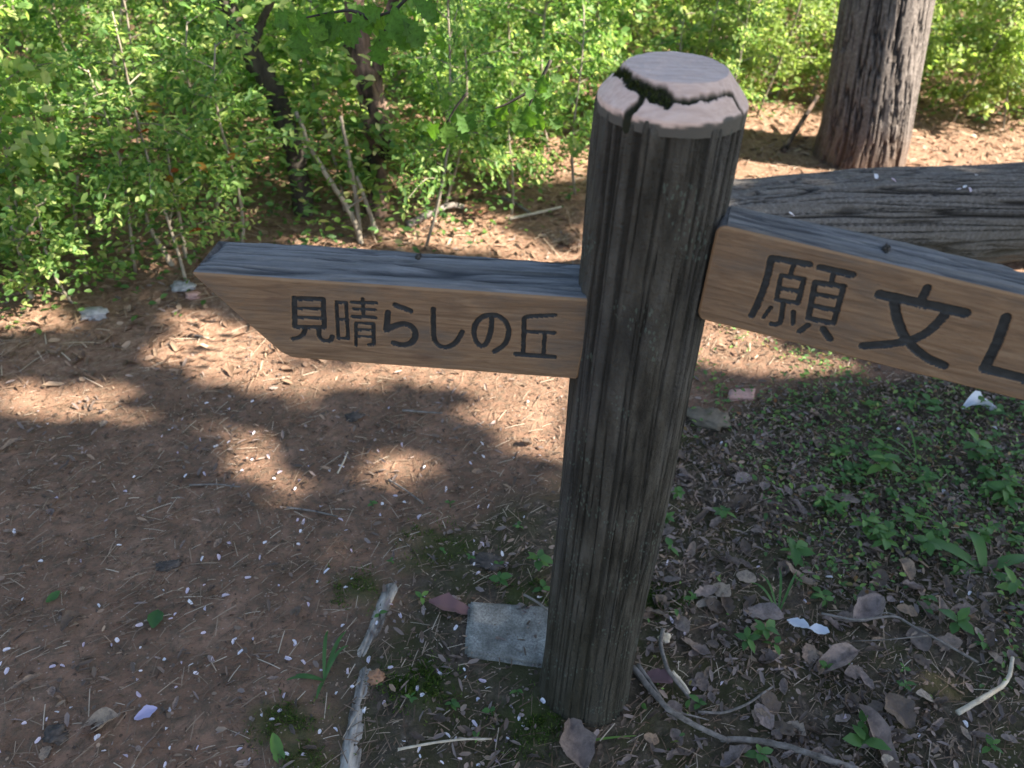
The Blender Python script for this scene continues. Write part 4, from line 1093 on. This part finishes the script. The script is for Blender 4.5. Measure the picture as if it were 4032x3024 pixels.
while cnt < 235:
    right = r.random() < .86
    if right:
        px = r.uniform(1380, 2212); py = 860 + 800 * r.random() ** .8
        if px > 1900 and py < 1000: continue
    else:
        px = r.uniform(0, 1180); py = 900 + 750 * r.random()
    p = gpt(px, py)
    if math.hypot(p[0] - PX, p[1] - PY) < .11: continue
    tn = r.choices(list(TONES), (4, 3, 4, 2, 1))[0]
    s = (r.uniform(.022, .05) if r.random() < .88 else r.uniform(.05, .065)) * (1 if right else .6)
    o = link('leaf', r.choice(DL[tn]), None, (p[0], p[1], p[2] + .008 + .004 * r.random()), (r.gauss(0, .22), r.gauss(0, .22), r.uniform(0, 6.28)))
    o.scale = (s, s * r.uniform(.9, 1.3), s * r.uniform(.6, 1.2))
    sz_ = 'tiny' if s < .03 else ('small' if s < .043 else 'large')
    if right:
        spot = ('in the shade below the right board' if py < 1010 else 'near the weeds right of post') if py < 1200 else ('by the twigs at the post foot' if px < 1650 else ('near the long arching twig' if px < 1950 else 'below the large-leaved plant'))
        if py > 1540: spot = 'along the bottom edge right of the post'
        tag(o, '%s %s dead leaf lying %s' % (sz_, tn, spot), 'leaf', 'dead leaves right of the post')
    else:
        spot = ('on the path', 'on the mossy verge')[px > 620] + (', nearer the sun flecks' if py < 1150 else ', towards the bottom')
        tag(o, '%s %s dead leaf lying %s' % (sz_, tn, spot), 'leaf', 'dead leaves left of the post')
    cnt += 1

def one_leaf(px, py, size, ang, tone, label, w=.3, curl=.5, material=None, lift=.012, tiltx=0.0, rnd=None):
    me = mesh_from('leaf', *dead_leaf(hash((px, py)) % 97 + 3, w, curl), True, {'rnd': np.full(45, TONES[tone][0] if rnd is None else rnd)}, [material or M['dead']])
    p = gpt(px, py)
    o = link('leaf', me, None, (p[0], p[1], p[2] + lift), (tiltx, .08, R_(ang))); o.scale = (size,) * 3
    return tag(o, label, 'leaf')
M['leaf_lilac'] = dead_mat('lilac_leaf', [(0, (.30, .26, .38)), (1, (.46, .42, .58))], .2)
M['leaf_plum'] = dead_mat('plum_leaf', [(0, (.10, .055, .055)), (1, (.17, .10, .10))], .1)
M['leaf_white'] = dead_mat('silver_leaf', [(0, (.42, .44, .47)), (1, (.60, .62, .66))], .15)
one_leaf(975, 1322, .105, 80, 'brown', 'plum-brown dead leaf touching the left side of the stone slab', .22, .4, M['leaf_plum'], .016, 0, .5)
one_leaf(318, 1549, .045, -60, 'pale', 'lilac petal-shaped leaf near the bottom left', .3, .5, M['leaf_lilac'], .012, 0, .7)
one_leaf(220, 1573, .085, -78, 'tan', 'curled tan dead leaf near the bottom left corner', .26, 1.1, None, .014, .2)
one_leaf(30, 968, .075, -60, 'pale', 'long pale leaf at the left edge of the path', .12, .8, None)
one_leaf(62, 1478, .06, -50, 'tan', 'narrow straw-coloured chip of leaf at the lower left edge', .10, .4, None)
one_leaf(160, 1352, .055, -35, 'dark brown', 'dark folded leaf on the path at the lower left', .25, 1.2, None)
one_leaf(338, 1342, .05, 10, 'brown', 'dull green oval leaf lying flat on the path', .33, .2, M['leaf_ground'], .010, 0, .0)
one_leaf(118, 1295, .036, -30, 'brown', 'small dull green leaf on the path near the left edge', .30, .3, M['leaf_ground'], .010, 0, .1)
one_leaf(600, 1625, .06, 30, 'brown', 'pale green leaf standing in the litter at the bottom', .22, .6, M['leaf_ground'], .014, .6, .9)
one_leaf(2112, 893, .15, -68, 'pale', 'long silvery curled leaf lying under the right board', .16, 1.3, M['leaf_white'], .022, .1, .6)
one_leaf(1880, 880, .06, 80, 'brown', 'flat green leaf below the right board', .28, .3, M['leaf_ground'], .014, 0, .5)
one_leaf(1935, 1545, .075, 20, 'brown', 'broad rusty brown leaf at the lower right', .48, .5, M['dead'], .016, .3, .36)
one_leaf(1522, 1287, .062, -65, 'grey-purple', 'smooth mauve-grey oval leaf right of the post', .24, .3, None, .016)
one_leaf(1720, 1358, .05, 60, 'pale', 'silver-grey leaf beside a whiter one in the right litter', .3, .5, M['leaf_white'], .016, 0, .2)
one_leaf(1765, 1372, .045, 80, 'pale', 'whitish ragged leaf in the middle of the right litter', .34, .4, M['leaf_white'], .018, 0, 1.0)
one_leaf(1890, 1605, .13, 25, 'brown', 'long brown strap-like dead leaf at the bottom right', .16, 1.0, None, .02)
one_leaf(1725, 1255, .085, 48, 'tan', 'twisted tan leaf in the middle of the right litter', .14, 1.3, None, .02)
one_leaf(1950, 1242, .055, 20, 'pale', 'pale crumpled leaf below the seedlings at the right', .34, .9, None, .02)
one_leaf(2024, 1330, .065, -5, 'tan', 'upright orange-tan serrated leaf at the right', .14, .8, None, .02, .5)
one_leaf(1870, 1330, .10, -50, 'grey-purple', 'large grey-mauve leaf in the right litter near the dark hollow', .3, .8, None, .022, .2)
one_leaf(1245, 1615, .10, 15, 'brown', 'broad brown leaf at the bottom just below the post', .34, .5, None, .014)
one_leaf(1420, 1475, .06, 70, 'brown', 'reddish-brown leaf between twigs at the right foot of the post', .32, .5, M['leaf_plum'], .014, 0, .9)
one_leaf(1645, 1335, .09, 75, 'grey-purple', 'wide mauve-brown leaf lying flat right of the post', .3, .4, None, .016)
one_leaf(1800, 1440, .10, -70, 'grey-purple', 'grey curled leaf above the dark twig at the lower right', .22, 1.1, None, .02)

# ------------------------------------------------------------------ stones, slab, sticks, twigs
def rock(name, label, cat, px, py, size, material, seed, flat=.6, sink=.3):
    r = np.random.default_rng(seed)
    bm = bmesh.new(); bmesh.ops.create_icosphere(bm, subdivisions=4, radius=1)
    V = np.array([v.co[:] for v in bm.verts])
    rg = 2.2 if name in ('clod', 'clay_lump') else 1.0
    d = 1 + (fbm(V[:, 0] * 1.3 + seed, V[:, 1] * 1.3 + V[:, 2] * 1.7, seed, 3) - .5) * .9 + (fbm(V[:, 0] * 4 + seed, V[:, 1] * 4 + V[:, 2] * 4, seed + 4, 3) - .5) * .4 * rg
    V = V * d[:, None] * np.array(size) * np.array([1, 1, flat])
    F = [tuple(v.index for v in f.verts) for f in bm.faces]; bm.free()
    p = gpt(px, py)
    o = link(name, mesh_from(name, V, F, True, None, [material]), None, (p[0], p[1], p[2] + size[2] * flat * (1 - sink) * .6), (0, 0, r.uniform(-.4, .4)))
    return tag(o, label, cat)
rock('stone', 'rounded grey-brown stone half buried right of the post', 'stone', 1530, 908, (.062, .045, .035), M['stone_grey'], 3)
rock('stone', 'stone coloured whitish for a bright lit patch at the left edge of the thicket', 'stone', 205, 682, (.042, .034, .03), M['stone_white'], 4)  # whitish colour stands in for a bright lit patch
rock('stone', 'bluish white stone half hidden below the tip of the left board', 'stone', 398, 622, (.036, .032, .03), M['stone_white'], 5)
rock('stone', 'small pink-grey stone beside the tip of the left board', 'stone', 418, 640, (.025, .025, .02), M['stone_pink'], 6)
rock('clay_lump', 'small orange clay lump beside the rotten stick', 'lump of clay', 815, 1466, (.017, .015, .016), M['clay'], 7, .8)
rock('clod', 'round dark clod of earth near the bottom left corner', 'clod', 125, 1590, (.022, .018, .016), M['clod'], 8)
rock('clod', 'dark clod of earth in the middle of the shaded path', 'clod', 765, 902, (.024, .018, .014), M['clod'], 9)
rock('clod', 'flat dark clod on the path left of the rotten stick', 'clod', 365, 1222, (.026, .016, .010), M['clod'], 10)
rock('clod', 'dark hollow lump of earth left of the post behind the slab', 'clod', 1055, 1215, (.036, .022, .014), M['clod'], 12)
rock('stone', 'rounded brown stone at the foot of the thicket behind the left board', 'stone', 1030, 455, (.06, .05, .045), M['clay'], 13)
def block(name, label, cat, corners, h, material, seed, bev=.006):
    P = [gpt(a, b)[:2] for a, b in corners]; c = np.mean(P, 0)
    bm = bmesh.new()
    z0 = gh(*c)
    vs_ = [bm.verts.new((p[0] - c[0], p[1] - c[1], -.05)) for p in P]
    f = bm.faces.new(vs_); ex = bmesh.ops.extrude_face_region(bm, geom=[f])
    for v in ex['geom']:
        if isinstance(v, bmesh.types.BMVert): v.co.z = h
    bmesh.ops.recalc_face_normals(bm, faces=bm.faces)
    bmesh.ops.bevel(bm, geom=bm.edges[:], offset=bev, segments=2, affect='EDGES')
    bmesh.ops.triangulate(bm, faces=bm.faces)
    for _ in range(4):
        bmesh.ops.subdivide_edges(bm, edges=[e for e in bm.edges if e.calc_length() > .012], cuts=1, use_grid_fill=True)
    bmesh.ops.triangulate(bm, faces=bm.faces)
    for v in bm.verts:
        n_ = float(fbm(v.co.x * 30 + seed, v.co.y * 30 + v.co.z * 20, seed, 3)) - .5
        n2_ = float(fbm(v.co.x * 70 + seed, v.co.y * 70, seed + 3, 3)) - .5
        v.co += Vector((n_ * .003, -n_ * .003, n_ * .003 + n2_ * .002))
    me = bpy.data.meshes.new(name); bm.to_mesh(me); bm.free()
    me.materials.append(material); me.polygons.foreach_set('use_smooth', np.ones(len(me.polygons), bool))
    return tag(link(name, me, None, (c[0], c[1], z0)), label, cat, None, 'thing')
def slab_mat():
    m, nt, b = mat('old_concrete')
    co = objco(nt); n1 = noise(nt, co, 22, 6, .65); n2 = noise(nt, co, 240, 4, .8)
    c = ramp(nt, n1, [(.3, (.13, .122, .105)), (.52, (.27, .255, .225)), (.7, (.44, .42, .375))])
    c = mixc(nt, ramp(nt, n2, [(.4, (0, 0, 0)), (.62, (.7, .7, .7))]), c, (.085, .083, .07))
    L(nt, c, b.inputs['Base Color']); rough(b, .95, .15); bump(nt, n2, .9, .004, b)
    return m
block('stone_slab', 'square grey concrete slab set in the ground beside the post', 'slab', [(1003, 1418), (1225, 1450), (1235, 1318), (1012, 1305)], .010, slab_mat(), 3, .006)
block('brick_fragment', 'pink brick fragment on the lit earth right of the post', 'brick', [(1570, 866), (1628, 866), (1630, 846), (1574, 848)], .016, M['stone_pink'], 6, .003)

def twig(name, label, cat, pts, r0, r1, material, lift=.008, n=None, ns=6, jit=.25, seed=1, forks=()):
    P = [gpt(*p[:2], lift + (p[2] if len(p) > 2 else 0)) for p in pts]
    n = n or max(14, len(P) * 6)
    Q = smooth_path(P, n)
    base = Q[0].copy()
    t = empty(name, base, label, cat) if forks else None
    v, f = tube(Q - base, np.linspace(r0, r1, n), ns, True, jit, seed)
    o = link('stem' if forks else name, mesh_from(name, v, f, True, None, [material]), t, None if forks else tuple(base))
    if not forks: tag(o, label, cat)
    for fp, fr in forks:
        q = smooth_path([gpt(*p[:2], lift + (p[2] if len(p) > 2 else 0)) for p in fp], 12) - base
        v, f = tube(q, np.linspace(fr, fr * .4, 12), 5, True, jit, seed + 1)
        link('side_twig', mesh_from('side_twig', v, f, True, None, [material]), t)
    return o
def rotten(label, pts, r0, r1, seed):
    P = smooth_path([gpt(*p, -.005) for p in pts], 60) + np.random.default_rng(seed).normal(0, .0003, (60, 3)); base = P[0].copy(); P = P - base
    NUx = 40; th_ = np.linspace(0, 2 * np.pi, NUx, endpoint=False)
    s_ = np.concatenate([[0], np.cumsum(np.linalg.norm(np.diff(P, axis=0), axis=1))])
    T = np.gradient(P, axis=0); T /= np.linalg.norm(T, axis=1)[:, None]; S = np.cross(T, [0, 0, 1.0]); S /= np.linalg.norm(S, axis=1)[:, None]; B = np.cross(S, T)
    A, Z_ = np.meshgrid(th_, s_, indexing='ij')
    rd = np.linspace(r0, r1, 60)[None] * (1 + (fbm(np.cos(A) * 2 + seed, np.sin(A) * 2 + Z_ * 7, seed, 3) - .5) * .9 + (fbm(np.cos(A) * 6 + seed, np.sin(A) * 7 + Z_ * 9, seed + 5, 3) - .5) * .7)
    rd = rd * (sstep(-.004, .02, Z_) * .7 + .3) * (sstep(-.004, .02, s_[-1] - Z_) * .7 + .3)
    V = P[None] + S[None] * (rd * np.cos(A))[..., None] + B[None] * (rd * np.sin(A) * .7)[..., None]
    V = V.reshape(-1, 3); F = [tuple(f) for f in grid_faces(NUx, 60, True).tolist()] + [tuple(i * 60 for i in range(NUx)), tuple(i * 60 + 59 for i in range(NUx))[::-1]]
    tag(link('rotten_stick', mesh_from('rotten_stick', V, F, True, None, [M['rotten']]), None, tuple(base)), label, 'stick')
rotten('upper piece of crumbling pale stick left of the slab', [(850, 1258), (825, 1310), (812, 1350), (792, 1395), (778, 1425)], .019, .012, 21)
rotten('lower piece of crumbling pale stick running to the bottom edge', [(792, 1435), (782, 1490), (768, 1560), (757, 1610), (750, 1690)], .014, .018, 27)
twig('twig', 'forked dark twig curving from the foot of the post to the bottom edge', 'twig', [(1366, 1452, .01), (1400, 1500, .014), (1440, 1545, .012), (1500, 1580, .012), (1572, 1612, .01)], .0068, .0052, M['twig'], .008, 40, 8, .25, 3, [([(1375, 1448, .012), (1405, 1490, .014), (1438, 1540, .012)], .0055), ([(1452, 1548, .01), (1500, 1560, .012), (1528, 1566, .01)], .003)])
twig('twig', 'dark twig running along the bottom edge to the lower right', 'twig', [(1555, 1602), (1630, 1606, .004), (1700, 1624, .008), (1770, 1645, .006), (1850, 1668)], .0058, .0068, M['twig'], .009, 40, 8)
twig('twig', 'thin grey twig hooked upward at the right foot of the post', 'twig', [(1428, 1378, .02), (1420, 1415, .03), (1436, 1465, .022), (1470, 1500, .012), (1488, 1512)], .0048, .0042, M['twig'], .01, 30, 7)
twig('twig', 'peeled end of a twig lying just right of the hooked grey one', 'twig', [(1448, 1462), (1468, 1482), (1486, 1508)], .0062, .0042, M['twig_pale'], .016, 12, 7)
rock('gall', 'small pale round gall beside the hooked twig', 'gall', 1434, 1384, (.012, .010, .018), M['twig_pale'], 30, 1.0)
twig('twig', 'slender bent twig sweeping up to the right of the hooked one', 'twig', [(1505, 1545), (1560, 1548), (1612, 1532, .006), (1650, 1505, .008), (1668, 1490)], .0034, .0022, M['twig'], .012, 26, 6)
twig('twig', 'pale stripped stick at the lower right edge', 'twig', [(2062, 1550, .005), (2110, 1525, .012), (2155, 1500, .02), (2168, 1480, .022), (2175, 1440, .02)], .0062, .0040, M['twig_pale'], .012, 30, 7)
twig('twig', 'long forked twig arching over the litter in the right half', 'twig', [(1768, 1341, .015), (1840, 1366, .03), (1921, 1357, .035), (1965, 1385, .035), (2010, 1405, .03), (2105, 1444, .01)], .0028, .0030, M['twig'], .012, 40, 6, .2, 5, [([(1921, 1357, .035), (1900, 1350, .035), (1880, 1352, .02)], .002), ([(1990, 1398, .03), (1900, 1402, .02), (1830, 1398, .01)], .0018)])
twig('twig', 'straight straw-coloured twig lying below the slab', 'twig', [(860, 1625), (940, 1612, .004), (1000, 1606, .006), (1062, 1602)], .0030, .0022, M['twig_pale'], .010, 20, 6)
twig('twig', 'short dark twig lying across the far corner of the slab', 'twig', [(1130, 1305, .022), (1158, 1322, .024), (1180, 1338, .022)], .0032, .0026, M['twig'], .012, 12, 6)
twig('twig', 'thin dark twig on the path left of the sunny fleck', 'twig', [(410, 1052), (470, 1050), (520, 1056)], .0028, .002, M['twig'], .007)
twig('twig', 'thin dark twig on the path below the sunny fleck', 'twig', [(620, 1100), (680, 1108), (730, 1120)], .0028, .002, M['twig'], .007)
twig('twig', 'thin twig with a fork lying in the middle of the path', 'twig', [(840, 1040), (880, 1065), (915, 1092)], .003, .002, M['twig'], .007)
twig('twig', 'straw-coloured sliver of wood standing on the path left of the post', 'twig', [(730, 1028), (742, 1005), (752, 982)], .0028, .0018, M['twig_pale'], .01)
twig('twig', 'brown twig lying in the sun strip under the left board', 'twig', [(870, 892), (920, 896), (955, 898)], .0038, .0024, M['twig'], .01)
twig('branch', 'grey dead branch on the ground at the foot of the thicket', 'branch', [(880, 492), (930, 475, .02), (975, 462, .03), (1010, 455)], .016, .011, M['twig'], .012, 20, 8)
twig('branch', 'thin dead branch leaning over the dry leaves left of the post', 'branch', [(1080, 430), (1115, 450, .01), (1150, 470)], .008, .005, M['twig'], .012, 16, 7)
twig('branch', 'pale dead branch lying on the dry ground left of the post', 'branch', [(1100, 478), (1160, 470, .01), (1215, 452)], .007, .005, M['twig_pale'], .012, 16, 7)
twig('branch', 'broken branch end sticking up left of the big trunk', 'branch', [(1690, 330), (1720, 300, .06), (1748, 278, .16)], .016, .010, M['bark_red'], .01, 14, 8)

# ------------------------------------------------------------------ seedlings, grass, weeds
LM = [mesh_from('leaf', *leaf_t(w, .1, .18), True, {'rnd': np.full(7, rv)}, [M['leaf_ground']]) for w, rv in ((.30, .1), (.34, .5), (.26, .8), (.38, .35))]
STM = {}
def seedling(px, py, h, nl, ls, label, group, seed, bright=0, w=None):
    r = random.Random(seed)
    p = gpt(px, py)
    t = empty('seedling', (p[0], p[1], p[2]), label, 'seedling', group, r.uniform(0, 6.28))
    v, f = tube(smooth_path([(0, 0, -.01), (r.gauss(0, .1) * h, r.gauss(0, .1) * h, h * .6), (r.gauss(0, .15) * h, r.gauss(0, .15) * h, h)], 6), np.linspace(.0016, .0008, 6), 5)
    top = np.array(v[-1]); link('stem', mesh_from('stem', v, f, True, None, [M['leaf_ground']]), t)
    for k in range(nl):
        a = k * 2.4 + r.uniform(-.3, .3); u = .45 + .55 * (k + 1) / nl
        q = top * u
        o = link('leaf', LM[r.choice((1, 2)) if bright else r.randrange(4)], t, tuple(q), None)
        d = Vector((math.cos(a), math.sin(a), r.uniform(-.1, .5))).normalized(); nn = Vector((r.gauss(0, .25), r.gauss(0, .25), 1))
        sd_ = d.cross(nn).normalized(); nn = sd_.cross(d)
        o.rotation_euler = Matrix((sd_, d, nn)).transposed().to_euler()
        s = ls * r.uniform(.7, 1.2); o.scale = (s * (w or 1), s, s)
    return t
SE = [(1890, 1030, .07, 8, .055, 'seedling with pointed leaves standing alone below the right board', 1), (1860, 1155, .05, 7, .038, 'bright green seedling in the middle of the right litter, left of its twin', 1), (1905, 1185, .05, 7, .038, 'bright green seedling just right of and below its twin in the litter', 1),
      (1965, 1145, .05, 7, .040, 'light green seedling beside the large-leaved plant', 1), (1985, 1205, .06, 8, .04, 'seedling tucked against the left side of the large-leaved plant', 0), (2150, 1100, .08, 9, .05, 'bright leafy seedling near the right edge', 1), (2100, 1000, .07, 8, .045, 'seedling under the far end of the right board', 0),
      (1160, 1228, .05, 6, .035, 'slim-leaved seedling at the left edge of the post', 0), (1078, 1262, .03, 6, .026, 'low round-leaved seedling behind the slab', 0), (1172, 1278, .02, 3, .03, 'tiny round-leaved seedling between slab and post', 0), (910, 1298, .02, 3, .026, 'two-leaved sprout right of the rotten stick', 1),
      (1640, 1372, .04, 7, .034, 'dark leafy seedling in the litter right of the hooked twig', 0), (1610, 1395, .03, 6, .03, 'low seedling just below the dark leafy one', 0), (1560, 1120, .03, 7, .03, 'pale small-leaved weed right of the post middle', 0), (1700, 1215, .05, 7, .045, 'olive seedling with broad leaves in the right litter', 0),
      (1640, 1640, .03, 5, .028, 'small dark seedling by the bottom twig', 0), (1850, 1620, .03, 4, .05, 'broad-leaved seedling at the bottom right', 0), (1510, 1530, .02, 4, .022, 'tiny sprout inside the bend of the twigs', 0), (2060, 1350, .03, 6, .045, 'seedling with flat oval leaves at the lower right', 0),
      (1460, 1075, .03, 6, .024, 'small green weed touching the right side of the post', 1), (1440, 1130, .03, 6, .026, 'lower small green weed at the right side of the post', 0), (2190, 1290, .05, 5, .05, 'bright seedling cut by the right edge', 1)]
for k, (a, b, h, nl, ls, lab, br_) in enumerate(SE): seedling(a, b, h, nl, ls, lab, None, 700 + k, br_)
r = random.Random(77)
for k in range(70):                        # the green patch under the far end of the right board
    a = r.uniform(1760, 2212); b = r.uniform(880, 1180)
    if a < 1900 and b < 930: continue
    seedling(a, b, r.uniform(.02, .06), r.randrange(5, 11), r.uniform(.014, .034), '%s leafy weed, %s' % (('dull green', 'brighter green')[k % 2], ('under the far end of the right board' if b < 960 else 'right of the lone pointed seedling' if b < 1070 else 'beside the large-leaved plant') + (', near the silvery leaf' if a > 2020 and b < 960 else '')), 'weeds in the green patch', 760 + k, k % 2)
for k in range(16):
    seedling(r.uniform(1420, 2150), r.uniform(1180, 1640), r.uniform(.015, .035), r.randrange(3, 6), r.uniform(.016, .028), 'tiny sprout scattered in the right leaf litter', 'sprouts in the litter', 860 + k, 0)
for k in range(14):
    seedling(r.uniform(560, 1180), r.uniform(1080, 1640), r.uniform(.01, .02), r.randrange(2, 5), r.uniform(.012, .02), 'tiny sprout on the mossy verge left of the post', 'sprouts on the verge', 880 + k, 0)
def strap(P0, az, ln, wd, arch, n=9):
    t = np.linspace(0, 1, n); d = np.array([math.cos(az), math.sin(az)])
    c = np.column_stack([d[0] * ln * t, d[1] * ln * t, arch * np.sin(t * 2.4) * ln])
    s = np.array([-d[1], d[0], 0]); w = wd * np.sin(np.pi * np.clip(t * .86 + .1, 0, 1)) ** .7
    V = np.concatenate([c - s * w[:, None], c + np.array([0, 0, -wd * .25]), c + s * w[:, None]])
    F = [(i, n + i, n + i + 1, i + 1) for i in range(n - 1)] + [(n + i, 2 * n + i, 2 * n + i + 1, n + i + 1) for i in range(n - 1)]
    return V, F
def plant(px, py, blades, label, cat, name, rv):
    p = gpt(px, py); t = empty(name, tuple(p), label, cat)
    for az, ln, wd, arch in blades:
        V, F = strap(None, R_(az), ln, wd, arch)
        link('blade' if cat == 'grass' else 'leaf', mesh_from('blade', V, F, True, {'rnd': np.full(len(V), rv)}, [M['leaf_ground']]), t)
plant(2125, 1232, [(155, .17, .018, .22), (100, .10, .016, .5), (15, .13, .015, .2), (-40, .10, .013, .12), (-165, .10, .012, .15)], 'large-leaved green plant near the right edge', 'plant', 'weed', .35)
plant(700, 1470, [(75, .11, .0045, .35), (95, .10, .004, .5), (60, .08, .004, .5), (190, .075, .0045, .3), (175, .06, .004, .2), (-95, .05, .004, .3)], 'dark green grass tuft left of the rotten stick', 'grass', 'grass_tuft', .05)
plant(1225, 1608, [(9, .14, .0026, .06)], 'single bright green grass blade lying at the foot of the post', 'grass', 'grass_tuft', .95)
plant(1680, 1330, [(80, .12, .003, .4), (110, .1, .003, .5), (60, .13, .003, .3), (130, .09, .003, .5)], 'thin grass tuft in the middle of the right litter', 'grass', 'grass_tuft', .1)
plant(1980, 1000, [(170, .14, .003, .3), (150, .12, .003, .4), (100, .12, .003, .5)], 'thin grass tuft under the right board', 'grass', 'grass_tuft', .6)
